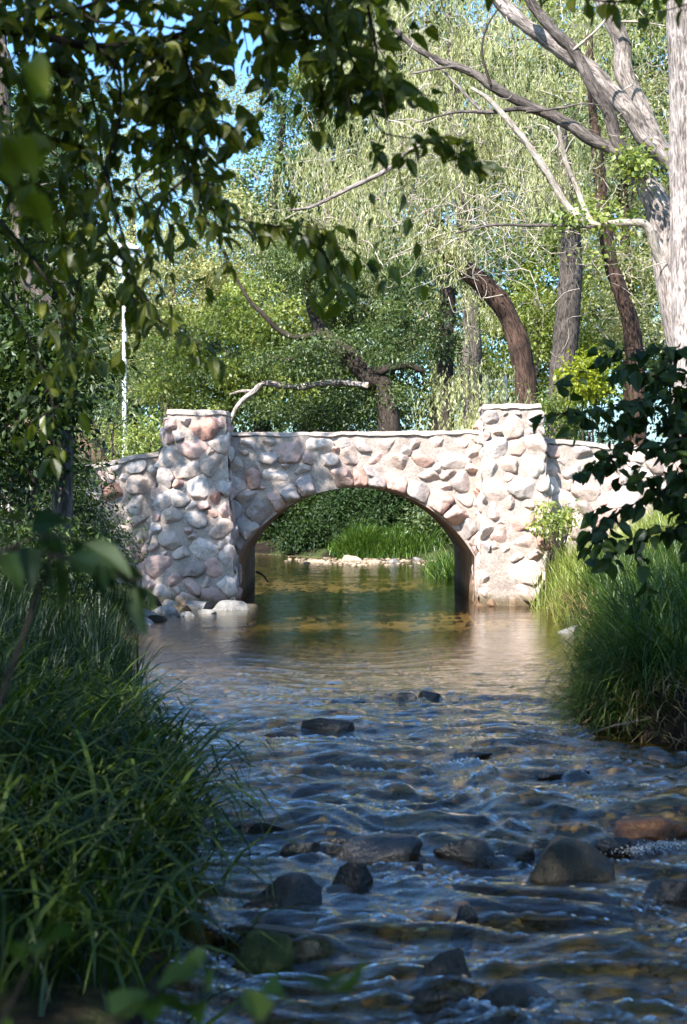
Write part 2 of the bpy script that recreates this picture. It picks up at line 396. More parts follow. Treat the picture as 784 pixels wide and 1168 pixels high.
def rock(u, v, w, h, mt, label, name='creek_rock', group='rocks standing in the creek', seed=0, depth=.75, sink=.35, z=0., peak=0., rot=0., facets=9, Y=None):
    P = wat(u, v, z) if Y is None else at(u, v, Y)
    sc = P[1] / F; sx = w * sc / 2 / .84; hz = h * sc * 1.12
    sz = hz / (1 - sink) / .84 / 1.0
    vv, f = rock_shape(sx, sx * depth, sz, seed + 100, peak=peak, facets=facets)
    a = R(rot); vv = np.stack([vv[:, 0] * math.cos(a) - vv[:, 1] * math.sin(a), vv[:, 0] * math.sin(a) + vv[:, 1] * math.cos(a), vv[:, 2]], 1)
    top = vv[:, 2].max(); vv[:, 2] += hz - top
    rs_r = np.random.default_rng(seed + 7); sl_x, sl_y = rs_r.normal(0, .22, 2)
    lim = hz * .72 + vv[:, 0] * sl_x * hz / sx + vv[:, 1] * sl_y * hz / sx
    vv[:, 2] = np.where(vv[:, 2] > lim, lim + (vv[:, 2] - lim) * .3, vv[:, 2])
    up = vv[vv[:, 2] > 0]; lo_, hi_ = up[:, 0].min(), up[:, 0].max(); vv[:, 0] = (vv[:, 0] - (lo_ + hi_) / 2) * (w * sc / (hi_ - lo_))
    c = P + np.array([0, sx * depth * .5, 0])
    q = MB(); q.add(vv + c, f)
    o = q.build(name, M[mt], origin=c - np.array([0, 0, .0]))
    rock_pts.append((c[0], c[1], sx))
    return tag(o, label, 'rock', group)
Wd = -.03
rock(374, 833, 62, 15, 'wet_rock', 'flat dark slab of rock upstream, alone in midstream', seed=1, depth=.6)
rock(462, 801, 32, 12, 'wet_rock', 'left of two small touching grey rocks farthest upstream', seed=2)
rock(491, 800, 30, 12, 'wet_rock', 'right of two small touching grey rocks farthest upstream', seed=3)
rock(400, 801, 44, 5, 'wet_rock', 'thin low rock barely above water beside two touching rocks', seed=4)
rock(460, 911, 34, 10, 'wet_rock', 'small smooth dark rock with pale ripples around it', seed=5)
rock(405, 931, 52, 11, 'wet_rock', 'low dark hump above the row of half-drowned boulders', seed=6)
rock(366, 884, 44, 9, 'wet_rock', 'low wet rock left of the small smooth one', seed=22)
rock(560, 928, 70, 9, 'wet_rock', 'long low wet ridge of rock above the half-drowned row', seed=23, depth=.4)
rock(436, 979, 96, 23, 'wet_rock', 'largest half-drowned dark boulder of the midstream row', seed=7, depth=.6)
rock(530, 977, 72, 22, 'wet_rock', 'rounded wet boulder in the middle of the midstream row', seed=8, depth=.7)
rock(588, 975, 44, 12, 'wet_rock', 'small wet boulder touching the big angular olive rock', seed=9)
rock(656, 994, 94, 36, 'olive_rock', 'big angular olive brown rock at right of the row', seed=12, depth=.8, facets=16, sink=.5)
rock(404, 1003, 42, 20, 'wet_rock', 'small pointed black rock just below the midstream row', seed=11, peak=.1)
rock(322, 1041, 92, 40, 'wet_rock', 'big dark slanting slab beside the left bank grass', seed=14, depth=.6, z=Wd, peak=.15)
rock(302, 1096, 66, 34, 'moss_rock', 'oval mossy green rock by the left bank', seed=13, z=Wd)
rock(305, 1079, 125, 20, 'wet_rock', 'long flat dark rock behind the mossy green one', seed=15, depth=.45, z=Wd)
rock(290, 948, 72, 13, 'wet_rock', 'flat wet rock beneath the arching grass blades', seed=16, depth=.5)
rock(510, 1118, 58, 34, 'wet_rock', 'pointed blue black rock in the near shallows', seed=17, z=Wd, peak=.15)
rock(590, 1140, 82, 22, 'wet_rock', 'wide flat rock nearest the camera in the shallows', seed=18, z=Wd, depth=.55)
rock(505, 1148, 74, 19, 'wet_rock', 'low rock just below the pointed blue black one', seed=19, z=Wd, depth=.5)
rock(745, 950, 84, 15, 'brown_rock', 'rusty brown rock with foam at the right edge', seed=20, depth=.6)
rock(776, 1018, 60, 16, 'wet_rock', 'dark rock at the right edge below the rusty one', seed=21, z=Wd)
rock(533, 1049, 26, 18, 'wet_rock', 'tiny dark rock alone in the olive shallows', seed=24, z=Wd)
rock(315, 840, 40, 5, 'wet_rock', 'sliver of dark rock left of the flat upstream slab', seed=25, depth=.5)
rock(640, 886, 70, 7, 'wet_rock', 'faint low rock near the right bank riffle', seed=26, depth=.4)
for k, (u, v, w, h) in enumerate([(352, 905, 34, 5), (500, 917, 40, 5), (590, 936, 46, 6), (345, 968, 46, 8), (378, 962, 34, 7), (480, 958, 30, 7), (622, 968, 30, 8), (700, 962, 40, 7), (420, 872, 36, 5), (540, 862, 46, 5), (480, 846, 30, 4), (600, 842, 40, 4), (345, 925, 38, 6), (660, 925, 44, 5), (560, 985, 30, 8), (470, 990, 26, 6)]):
    rock(u, v, w, h, 'wet_rock', 'one of the small flat wet stones breaking the surface along the riffles', 'riffle_stone', 'small flat stones in the riffles', 200 + k, depth=.5)
# stones at the pier foot
rock(247, 690, 36, 14, 'tan_rock', 'tan flat stone at the inner corner of the left pier', 'pier_stone', 'stones at the foot of the left pier', 31)
rock(263, 696, 42, 12, 'grey_rock', 'pale grey stone touching the water by the left pier', 'pier_stone', 'stones at the foot of the left pier', 32)
for k, (u, v, w, h) in enumerate([(225, 694, 30, 9), (205, 697, 26, 8), (186, 700, 34, 11), (166, 702, 26, 9), (148, 706, 30, 11), (236, 700, 22, 6), (212, 703, 20, 6), (178, 708, 24, 7), (156, 712, 40, 9), (192, 692, 24, 9), (282, 694, 26, 6)]):
    rock(u, v, w, h, ('grey_rock', 'olive_rock', 'grey_rock')[k % 3], 'one of the small loose stones along the foot of the left pier', 'pier_stone', 'stones at the foot of the left pier', 40 + k)
for k, (u, v, w, h, mt, lb) in enumerate([
    (402, 640, 24, 7, 'tan_rock', 'tallest tan rock on the gravel bar seen through the arch'),
    (426, 642, 16, 4, 'tan_rock', 'squat tan rock right of the tallest one on the gravel bar'),
    (448, 642, 16, 5, 'grey_rock', 'pale stone at the right end of the gravel bar'),
    (340, 633, 26, 6, 'grey_rock', 'pale flat stone on the far bank through the arch'),
    (322, 632, 20, 6, 'wet_rock', 'dark stone beside the pale flat one through the arch'),
    (362, 641, 24, 3, 'tan_rock', 'low tan stone at the left end of the gravel bar'),
    (478, 640, 14, 5, 'grey_rock', 'small white stone below the sunlit far grass'),
    (655, 722, 36, 9, 'grey_rock', 'grey stone at the water under the right bank grass')]):
    rock(u, v, w, h, mt, lb, 'shore_rock', 'rocks along the shore', 60 + k)
# pebbles
pb = MB(); v0, f0 = ico(1); n = 5200
py = 4 + 38 * rng.random(n) ** 1.6; l_, r_ = edge(py); px = l_ + .1 + (r_ - l_ - .2) * rng.random(n)
pz = hgt(px, py)
cols = np.array([(.07, .055, .03), (.11, .085, .05), (.17, .135, .085), (.05, .042, .03), (.1, .085, .06), (.2, .165, .12)])
for k in range(n):
    s = rng.uniform(.02, .075) * (1 if rng.random() < .93 else 1.7)
    vv = v0 * np.array([s, s * rng.uniform(.6, 1), s * rng.uniform(.35, .6)]) * (1 + .15 * rng.normal(size=(len(v0), 1)))
    a = rng.uniform(0, 6.3); vv = np.stack([vv[:, 0] * math.cos(a) - vv[:, 1] * math.sin(a), vv[:, 0] * math.sin(a) + vv[:, 1] * math.cos(a), vv[:, 2]], 1)
    pb.add(vv + np.array([px[k], py[k], pz[k] + s * .1]), f0, 0, cols[rng.integers(6)] * rng.uniform(.7, 1.2))
tag(pb.build('pebbles', M['pebble']), 'brown and grey pebbles on the creek bed', 'pebbles', kind='stuff')

# gravel bar (mound of the terrain) is made of small stones too
gb = MB()
for k in range(330):
    t = rng.choice([.1, .3, .38, .46, .62, .85], p=[.1, .2, .3, .2, .1, .1]) + rng.normal(0, .06); u = 325 + 200 * t; P = wat(u, 640.5 + rng.normal(0, 2.2) - 5 * abs(t - .4))
    s = rng.uniform(.02, .055); vv = v0 * np.array([s * 1.4, s, s * .55]) * (1 + .15 * rng.normal(size=(len(v0), 1)))
    gb.add(vv + P + np.array([0, 0, .0]), f0, 0, np.array([(.22, .16, .11), (.34, .26, .185), (.13, .10, .075)][k % 3]))
tag(gb.build('gravel', M['pebble']), 'pale tan gravel bar across the creek beyond the arch', 'gravel', kind='stuff')

# ---------------------------------------------------------------- water
wy = [1.5]
while wy[-1] < 62: wy.append(wy[-1] + min(.018 + .0011 * max(0, wy[-1] - 4) ** 1.2, .25))
wy = np.array(wy); cols_ = 230; tt = np.linspace(0, 1, cols_)
l_, r_ = edge(wy)
WX = (l_ - .35)[:, None] * (1 - tt) + (r_ + .35)[:, None] * tt; WY = np.repeat(wy[:, None], cols_, 1)
warp = .5 * n2(WX * .8, WY * .3, 55, 2)
y_ = WY + warp
amp = .10 + 1.2 * sstep(18.5, 12, WY) + .75 * sstep(12.5, 9, WY)
amp = amp * (1 - .45 * sstep(24, 30, WY))
xx = WX + .35 * n2(WX * .7, WY * .7, 77, 2)
fine = n2(xx * 2.4 + y_ * .4, y_ * 9.5, 37, 2)
hz = amp * (.011 * (1 - np.abs(fine)) ** 3 + .017 * n2(xx * .75, y_ * 2.6, 31, 2) + .013 * n2(xx * 1.6 + .2 * y_, y_ * 6.8, 33, 2) + .0075 * n2(xx * 4.5 - .5 * y_, y_ * 18, 35, 2) + .0012 * sstep(17, 11, WY) * n2(xx * 9 + y_, y_ * 30, 39, 2))
rid = 1 - np.abs(n2(xx * .9, y_ * 3.0, 41, 2)); hz = hz + amp * .022 * rid ** 4 * sstep(15, 12, WY)
dl = 8.05 + .25 * n2(WX * 1.7, WX * 0, 61, 2)
hz = hz - .05 * sstep(dl + .12, dl - .22, WY) + .018 * np.exp(-((WY - dl - .25) / .16) ** 2) - .015 * np.exp(-((WY - dl + .4) / .18) ** 2)
for yc, wd_, a_ in ((9.35, .22, .016), (10.7, .2, .014), (11.8, .25, .014), (13.2, .3, .012), (6.6, .2, .008)):
    c_ = yc + .3 * n2(WX * 1.3 + yc, WX * 0, 63, 2)
    hz = hz + a_ * (np.exp(-((WY - c_) / wd_) ** 2) - .8 * np.exp(-((WY - c_ + .3) / wd_) ** 2)) * (.5 + .8 * n2(WX * 1.2, WY * 0 + yc, 65, 2))
for (rx, ry, rs) in rock_pts:
    if ry < 15:
        dd = np.hypot((WX - rx) / (rs * 1.5 + .05), (WY - ry) / (rs * 1.1 + .05))
        hz = hz + .014 * np.exp(-((dd - 1) / .35) ** 2) * np.where(WY > ry, 1, -.6)
mb = MB(); mb.add(np.stack([WX, WY, hz], -1), grid_faces(*WX.shape))
m, nt, nd, L = mat('creek_water')
tc = N(nt, 'ShaderNodeTexCoord'); mp = N(nt, 'ShaderNodeMapping'); L.new(tc.outputs['Object'], mp.inputs[0]); mp.inputs['Scale'].default_value = (.7, 2.2, 1)
w1 = N(nt, 'ShaderNodeTexNoise', i_Scale=11.0, i_Detail=5.0, i_Roughness=.6, i_Distortion=1.0); L.new(mp.outputs[0], w1.inputs[0])
bp = N(nt, 'ShaderNodeBump', i_Strength=.6, i_Distance=.011); spw = N(nt, 'ShaderNodeSeparateXYZ'); L.new(tc.outputs['Object'], spw.inputs[0])
mrw = N(nt, 'ShaderNodeMapRange', interpolation_type='SMOOTHSTEP'); L.new(spw.outputs[1], mrw.inputs[0]); mrw.inputs[1].default_value = 14; mrw.inputs[2].default_value = 19.5; mrw.inputs[3].default_value = 1; mrw.inputs[4].default_value = .3
mlw = N(nt, 'ShaderNodeMath', operation='MULTIPLY'); L.new(w1.outputs[0], mlw.inputs[0]); L.new(mrw.outputs[0], mlw.inputs[1]); L.new(mlw.outputs[0], bp.inputs['Height'])
ge = N(nt, 'ShaderNodeNewGeometry'); dt = N(nt, 'ShaderNodeVectorMath', operation='DOT_PRODUCT'); L.new(ge.outputs['Incoming'], dt.inputs[0]); L.new(bp.outputs[0], dt.inputs[1])
ab = N(nt, 'ShaderNodeMath', operation='ABSOLUTE'); L.new(dt.outputs['Value'], ab.inputs[0])
om = N(nt, 'ShaderNodeMath', operation='SUBTRACT', use_clamp=True); om.inputs[0].default_value = 1; L.new(ab.outputs[0], om.inputs[1])
pw = N(nt, 'ShaderNodeMath', operation='POWER'); L.new(om.outputs[0], pw.inputs[0]); pw.inputs[1].default_value = 3.6
fr = N(nt, 'ShaderNodeMath', operation='MULTIPLY_ADD'); L.new(pw.outputs[0], fr.inputs[0]); fr.inputs[1].default_value = .94; fr.inputs[2].default_value = .05
tr = N(nt, 'ShaderNodeBsdfTransparent'); tr.inputs[0].default_value = (.68, .62, .41, 1)
gl = N(nt, 'ShaderNodeBsdfGlossy', i_Roughness=.03); L.new(bp.outputs[0], gl.inputs['Normal'])
mx = N(nt, 'ShaderNodeMixShader'); L.new(fr.outputs[0], mx.inputs[0]); L.new(tr.outputs[0], mx.inputs[1]); L.new(gl.outputs[0], mx.inputs[2])
o = N(nt, 'ShaderNodeOutputMaterial'); L.new(mx.outputs[0], o.inputs[0])
tag(mb.build('water', m), 'clear rippling creek water flowing under the bridge', kind='structure')
fb = MB(); vs, fs_ = ico(1)
for k in range(620):
    q_ = rng.random() ** 2; P = wat(768 + rng.normal(0, 15) - 50 * q_, 962 + rng.normal(0, 1.6) + 12 * q_); s = rng.uniform(.001, .003)
    fb.add(vs * s + P + np.array([0, 0, rng.uniform(0, .008)]), fs_)
tag(fb.build('foam', M['foam']), 'small patch of white foam by the rusty brown rock', 'foam', kind='stuff')

# ---------------------------------------------------------------- stone bridge
def clip_poly(poly, a, b):
    """keep points with a.p <= b"""
    out = []
    n = len(poly)
    for i in range(n):
        p, q = poly[i], poly[(i + 1) % n]; dp, dq = p @ a - b, q @ a - b
        if dp <= 0: out.append(p)
        if dp * dq < 0: out.append(p + (q - p) * (dp / (dp - dq)))
    return out
PAL = np.array([(.45, .315, .28), (.45, .36, .315), (.40, .35, .335), (.53, .455, .42), (.37, .21, .17), (.485, .38, .335), (.44, .29, .25), (.37, .315, .30), (.29, .235, .21), (.57, .49, .44)])
PW = np.array([.18, .15, .13, .17, .05, .12, .07, .05, .03, .05])
def stone(mb, poly, org, ux, uy, nv, depth, gap, mat=1, crisp=False):
    poly = np.array(poly)
    c = poly.mean(0)
    K = 44 if crisp else 26; a = np.linspace(0, 2 * np.pi, K, endpoint=False) + rng.uniform(0, .2)
    d = np.stack([np.cos(a), np.sin(a)], 1); r = np.full(K, 9.)
    n = len(poly)
    for i in range(n):
        p, q = poly[i], poly[(i + 1) % n]; e = q - p; nn_ = np.array([e[1], -e[0]]); ln = np.linalg.norm(nn_)
        if ln < 1e-6: continue
        nn_ = nn_ / ln; s = (p - c) @ nn_
        if s < 0: nn_ = -nn_; s = -s
        s = max(s - gap * rng.uniform(.6, 1.5), .02); k = d @ nn_
        r = np.where(k > 1e-3, np.minimum(r, s / np.maximum(k, 1e-3)), r)
    if not crisp: r = np.minimum(r, np.median(r) * 1.7)
    r = r * (1 + (.03 if crisp else .10) * rng.normal(size=K))
    for _ in range(1 if crisp else 2): r = (np.roll(r, 1) + 2 * r + np.roll(r, -1)) / 4
    if not crisp: r = r * 1.07
    if r.mean() < .03 or rng.random() < .02: return
    sd = int(rng.integers(1 << 20))
    rings = [(1.06, -.12), (1.02, .16), (.985, .45), (.94, .68), (.85, .85), (.7, .94), (.48, .98), (.24, 1.0)]
    tilt = rng.normal(0, .16, 2); D = depth * rng.uniform(.65, 1.3) * min(1.2, .5 + r.mean() / .16)
    V = []
    for rho, hh in rings:
        P2 = d * (r * rho)[:, None]
        h = hh * D * (1 if hh > 0 else 1) + (P2 @ tilt) * max(hh, 0)
        V.append(np.concatenate([P2, h[:, None] if np.ndim(h) else np.full((K, 1), h)], 1))
    V.append(np.array([[0, 0, D]])); V = np.concatenate(V)
    q = V * 1.0; nz = fbm(q * np.array([7, 7, 7]) + sd % 97, 3, sd % 991)
    nz2 = vnoise(q * 3.2 + sd % 53, sd % 313)
    pos_ = V[:, 2] > 0
    V[:, 2] += (nz * .3 + nz2 * .3) * D * pos_
    for _ in range(1 if crisp else 4):
        g_ = rng.normal(0, 1.1, 2) * D / max(r.mean(), .05); lim = D * rng.uniform(.75, 1.1) + V[:, :2] @ g_
        V[:, 2] = np.where(pos_ & (V[:, 2] > lim), lim + (V[:, 2] - lim) * .25, V[:, 2])
    V[:, :2] *= (1 + (.045 if crisp else .10) * nz)[:, None]
    V3 = org + (c[0] + V[:, :1]) * ux + (c[1] + V[:, 1:2]) * uy + V[:, 2:] * nv
    nr = len(rings); i, j = np.meshgrid(np.arange(nr - 1), np.arange(K), indexing='ij'); j2 = (j + 1) % K
    f = np.stack([i * K + j, i * K + j2, (i + 1) * K + j2, (i + 1) * K + j], -1).reshape(-1, 4)
    jj = np.arange(K); f3 = np.stack([(nr - 1) * K + jj, (nr - 1) * K + (jj + 1) % K, np.full(K, nr * K)], -1)
    col = PAL[rng.choice(len(PAL), p=PW)] * rng.uniform(.82, 1.14)
    if crisp: col = PAL[rng.choice([0, 2, 6, 7, 7, 8])] * rng.uniform(.75, 1.0)
    mb.add(V3, [f, f3], mat, np.tile(col, (len(V3), 1)))
def stone_cells(region, rmin, rmax, stretch=1.25, exclude=None, clipper=None, big=.35):
    reg = np.array(region) * np.array([1 / stretch, 1]); lo, hi = reg.min(0), reg.max(0)
    seeds = []
    def inside(p):
        s = 0
        for i in range(len(reg)):
            a, b = reg[i], reg[(i + 1) % len(reg)]
            cr = (b[0] - a[0]) * (p[1] - a[1]) - (b[1] - a[1]) * (p[0] - a[0])
            if cr == 0: continue
            if s == 0: s = np.sign(cr)
            elif np.sign(cr) != s: return False
        return True
    for phase, tries in ((1., 260), (.75, 500), (.5, 900), (.25, 1600), (0., 2600)):
        for _ in range(tries):
            p = lo + (hi - lo) * rng.random(2); r = rmin + (rmax - rmin) * np.clip(phase + rng.uniform(-.15, .1), 0, 1)
            if not inside(p): continue
            if exclude is not None and exclude(p * np.array([stretch, 1])): continue
            if phase == 1. and len(seeds) > 0 and rng.random() > big: continue
            if all((p[0] - q[0]) ** 2 + (p[1] - q[1]) ** 2 > ((r + q[2]) * .93) ** 2 for q in seeds): seeds.append((p[0], p[1], r))
    S = np.array(seeds); out = []
    for i in range(len(S)):
        poly = [x.copy() for x in reg]
        for j in range(len(S)):
            if i == j: continue
            dv = S[j, :2] - S[i, :2]; dd = dv @ dv
            if dd > 2.5: continue
            w = (dd + S[i, 2] ** 2 - S[j, 2] ** 2) / 2
            poly = clip_poly(poly, dv, w + S[i, :2] @ dv)
            if len(poly) < 3: break
        if len(poly) < 3: continue
        poly = [x * np.array([stretch, 1]) for x in poly]
        if clipper is not None: poly = clipper(poly)
        if len(poly) >= 3: out.append(poly)
    return out
def stone_face(mb, corners, rmin=.08, rmax=.2, depth=.075, gap=.02, inset=0.03, **kw):
    """corners: bl, br, tr, tl in space, outward normal = ux x uy"""
    c = np.array(corners, float); org = c[0]; ux = unit(c[1] - c[0]); nv = unit(np.cross(ux, c[3] - c[0])); uy = np.cross(nv, ux)
    reg = np.stack([(c - org) @ ux, (c - org) @ uy], 1)
    for poly in stone_cells(reg, rmin, rmax, **kw): stone(mb, poly, org, ux, uy, nv, depth, gap)
def rough_hex(mb, P, step=.06, amp=.012, seed=0, mat=0):
    """P: 8 corners, bottom ring (4, ccw) then top ring: subdivided and weathered"""
    P = np.array(P, float)
    quads = [(0, 1, 5, 4), (1, 2, 6, 5), (2, 3, 7, 6), (3, 0, 4, 7), (4, 5, 6, 7), (3, 2, 1, 0)]
    cen = P.mean(0)
    for q in quads:
        a, b, c, d = P[list(q)]
        nu = max(2, min(90, int(max(np.linalg.norm(b - a), np.linalg.norm(c - d)) / step) + 1)); nv_ = max(2, min(70, int(max(np.linalg.norm(d - a), np.linalg.norm(c - b)) / step) + 1))
        s, t = np.meshgrid(np.linspace(0, 1, nu), np.linspace(0, 1, nv_)); s = s[..., None]; t = t[..., None]
        v = a * (1 - s) * (1 - t) + b * s * (1 - t) + c * s * t + d * (1 - s) * t
        dsp = np.stack([vnoise(v * 5 + 3, seed), vnoise(v * 5 + 40, seed + 1), vnoise(v * 5 + 90, seed + 2)], -1) * amp + np.stack([vnoise(v * 16 + 3, seed + 5)] * 3, -1) * amp * .4
        mb.add((v + dsp).reshape(-1, 3), grid_faces(nv_, nu), mat)

YB, YE = 24.0, 28.3
br = thing('stone_bridge', (.18, YB, 0), 'arched footbridge of pink and tan fieldstone spanning the creek', 'bridge')
CX, CZ, RA = .19, -.265, 1.94
SP = .68; HS = math.sqrt(RA ** 2 - (SP - CZ) ** 2)
x0, x1 = CX - HS, CX + HS
top = lambda x: 2.43 + .012 * (x - .2)
mats2 = [M['mortar'], M['stone']]
# spandrel and parapet
w = MB()
def wall_face(y, flip, xs, zb, zt, seed):
    nz_ = 40; t = np.linspace(0, 1, nz_)
    xs = np.asarray(xs); v = np.stack([np.repeat(xs[None], nz_, 0), np.full((nz_, len(xs)), y), zb[None] * (1 - t[:, None]) + zt[None] * t[:, None]], -1)
    if seed: v[..., 1] += .014 * fbm(v * np.array([5, 1, 5]), 3, seed)
    f = grid_faces(nz_, len(xs)); w.add(v.reshape(-1, 3), f[:, ::-1] if flip else f)
rear = MB(); front = w
for y, fl, sd in ((YB, False, 5), (YE, True, 0)):
    w = rear if fl else front
    xs = np.linspace(x0, x1, 70); wall_face(y, fl, xs, CZ + np.sqrt(np.maximum(RA ** 2 - (xs - CX) ** 2, 0)), np.array([top(x) for x in xs]), sd)
    for a, b in ((-2.1, x0), (x1, 2.4)):
        xs = np.linspace(a, b, 14); wall_face(y, fl, xs, np.full(14, -.35), np.array([top(x) for x in xs]), sd)
w = front; rear.build('rear_wall', M['mortar'], br)
# voussoirs
ang0 = math.asin((SP - CZ) / RA); aa = math.pi - ang0 + .02
ringw = {}
org = np.array([0, YB, 0]); ex, ez, ny = np.array([1., 0, 0]), np.array([0, 0, 1.]), np.array([0, -1., 0])
while aa > ang0 - .02:
    st = rng.uniform(.105, .165); dp = rng.uniform(.29, .37); b0, b1 = aa, max(aa - st, ang0 - .04)
    jt = rng.normal(0, .02, 2)
    pol = [np.array([CX + rr * math.cos(a + jt[0] * (rr > RA + .2)), CZ + rr * math.sin(a + jt[0] * (rr > RA + .2))]) for rr, a in ((RA + .012, b0), (RA + .012, (b0 + b1) / 2), (RA + .012, b1), (RA + dp * .92, b1), (RA + dp, (b0 + b1) / 2), (RA + dp * .92, b0))]
    stone(w, pol, org, ex, ez, ny, .13, .006, crisp=True)
    aa -= st
RO = RA + .34
def ex_(p): return (p[0] - CX) ** 2 + (p[1] - CZ) ** 2 < (RO + .0) ** 2
def cl_(poly):
    P = np.array(poly); c = P.mean(0); d = unit(c - np.array([CX, CZ]))
    return clip_poly(poly, -d, -(d @ np.array([CX, CZ]) + RO))
for pol in stone_cells([(-1.78, .02), (2.0, .02), (2.0, 2.40), (-1.78, 2.36)], .06, .165, exclude=ex_, clipper=cl_): stone(w, pol, org, ex, ez, ny, .07, .010)
for zc in (.12, .38, .62):
    stone(w, [np.array(q) for q in ((x1 + .02, zc - .13), (x1 + .32, zc - .13), (x1 + .32, zc + .13), (x1 + .02, zc + .13))], org, ex, ez, ny, .06, .02)
w.build('arch_wall', mats2, br)
# vault
vb = MB(); a = np.linspace(math.pi - ang0, ang0, 60)
prof = [(x0, -.35), (x0, .2)] + [(CX + RA * math.cos(t), CZ + RA * math.sin(t)) for t in a] + [(x1, .2), (x1, -.35)]
prof = np.array(prof); ys = np.linspace(YB - .01, YE, 44)
v = np.stack([np.repeat(prof[None, :, 0], len(ys), 0), np.repeat(ys[:, None], len(prof), 1), np.repeat(prof[None, :, 1], len(ys), 0)], -1)
dn = .02 * fbm(v * np.array([2.5, 2.5, 4]), 4, 8); v[..., 2] += dn * .5; v[..., 0] += dn * np.sign(CX - v[..., 0])
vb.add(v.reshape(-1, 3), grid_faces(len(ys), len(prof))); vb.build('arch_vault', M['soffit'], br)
# parapet copings and deck
cp = MB(); rough_hex(cp, [(-2.1, YB - .035, top(-2) - .005), (2.4, YB - .035, top(2.4) - .005), (2.4, YB + .4, top(2.4) - .005), (-2.1, YB + .4, top(-2) - .005), (-2.1, YB - .01, top(-2) + .045), (2.4, YB - .01, top(2.4) + .045), (2.4, YB + .38, top(2.4) + .045), (-2.1, YB + .38, top(-2) + .045)], .05, .02, 3)
cp.build('parapet_coping', M['mortar'], br)
cp = MB(); rough_hex(cp, [(-2.1, YE - .4, 1.9), (2.4, YE - .4, 1.9), (2.4, YE + .03, 1.9), (-2.1, YE + .03, 1.9), (-2.1, YE - .38, 2.47), (2.4, YE - .38, 2.47), (2.4, YE + .01, 2.47), (-2.1, YE + .01, 2.47)], .08, .012, 4)
cp.build('rear_parapet', M['mortar'], br)
cp = MB(); rough_hex(cp, [(-2.1, YB + .35, 1.72), (2.4, YB + .35, 1.72), (2.4, YB + .39, 1.72), (-2.1, YB + .39, 1.72), (-2.1, YB + .35, 2.42), (2.4, YB + .35, 2.44), (2.4, YB + .39, 2.44), (-2.1, YB + .39, 2.42)], .1, .01, 6)
rough_hex(cp, [(-4.5, YB + .4, 1.70), (5, YB + .4, 1.70), (5, YE - .42, 1.70), (-4.5, YE - .42, 1.70), (-4.5, YB + .4, 1.8), (5, YB + .4, 1.8), (5, YE - .42, 1.8), (-4.5, YE - .42, 1.8)], .2, .01, 6)
cp.build('deck', M['mortar'], br)
# piers
def pier(bx0, bx1, tx0, tx1, yf, yt, zt, yback, seed):
    q = MB(); zb = -.35
    k = lambda z: (zt - z) / zt
    xb0, xb1 = tx0 + (bx0 - tx0) * k(zb), tx1 + (bx1 - tx1) * k(zb); yb = yt + (yf - yt) * k(zb)
    rough_hex(q, [(xb0, yb, zb), (xb1, yb, zb), (xb1, yback, zb), (xb0, yback, zb), (tx0, yt, zt), (tx1, yt, zt), (tx1, yback, zt), (tx0, yback, zt)], .05, .012, seed)
    z0, z1 = -.1, zt - .06
    A = lambda z: (tx0 + (bx0 - tx0) * k(z), yt + (yf - yt) * k(z)); B = lambda z: (tx1 + (bx1 - tx1) * k(z), yt + (yf - yt) * k(z))
    a0, a1, b0, b1 = A(z0), A(z1), B(z0), B(z1); e = -.025
    stone_face(q, [(a0[0] + e, a0[1], z0), (b0[0] - e, b0[1], z0), (b1[0] - e, b1[1], z1), (a1[0] + e, a1[1], z1)], .06, .165, .075, .011, stretch=1.2, big=.6)
    dmax = yback - .3
    stone_face(q, [(b0[0], b0[1] + .03, z0), (b0[0], dmax, z0), (b1[0], dmax, z1), (b1[0], b1[1] + .03, z1)], .08, .16, .06, .018)
    stone_face(q, [(a0[0], dmax, z0), (a0[0], a0[1] + .03, z0), (a1[0], a1[1] + .03, z1), (a1[0], dmax, z1)], .08, .16, .06, .018)
    ob = q.build('pier', mats2, br)
    c = MB(); o_ = .025
    rough_hex(c, [(tx0 - o_, yt - o_, zt - .02), (tx1 + o_, yt - o_, zt - .02), (tx1 + o_, yback, zt - .02), (tx0 - o_, yback, zt - .02), (tx0, yt, zt + .045), (tx1, yt, zt + .045), (tx1, yback - .03, zt + .05), (tx0, yback - .03, zt + .045)], .05, .02, seed + 9)
    c.build('pier_cap', M['mortar'], ob)
pier(-2.84, -1.53, -2.50, -1.68, 23.52, 23.66, 2.73, 24.75, 21)
pier(1.92, 3.02, 2.02, 2.80, 23.5, 23.66, 2.82, 24.75, 22)
# wing walls
def wing(ax, ay, azt, bx, by, bzt, seed, flip):
    q = MB(); th = .45; zb = -.2
    rough_hex(q, [(ax, ay, zb), (bx, by, zb), (bx, by + th, zb), (ax, ay + th, zb), (ax, ay, azt), (bx, by, bzt), (bx, by + th, bzt), (ax, ay + th, azt)], .06, .014, seed)
    stone_face(q, [(ax, ay, 0), (bx, by, 0), (bx, by, bzt - .03), (ax, ay, azt - .03)], .06, .165, .075, .012)
    d = np.array([bx - ax, by - ay, 0]); 
    ob = q.build('wing_wall', mats2, br)
    c = MB(); rough_hex(c, [(ax, ay - .03, azt - .01), (bx, by - .03, bzt - .01), (bx, by + th + .02, bzt - .01), (ax, ay + th + .02, azt - .01), (ax, ay - .01, azt + .05), (bx, by - .01, bzt + .05), (bx, by + th, bzt + .05), (ax, ay + th, azt + .05)], .05, .02, seed + 3)
    c.build('coping', M['mortar'], ob)
wing(-5.8, 23.6, 1.55, -2.4, 24.12, 2.2, 31, False)
wing(2.6, 24.1, 2.36, 6.6, 23.9, 2.02, 32, True)

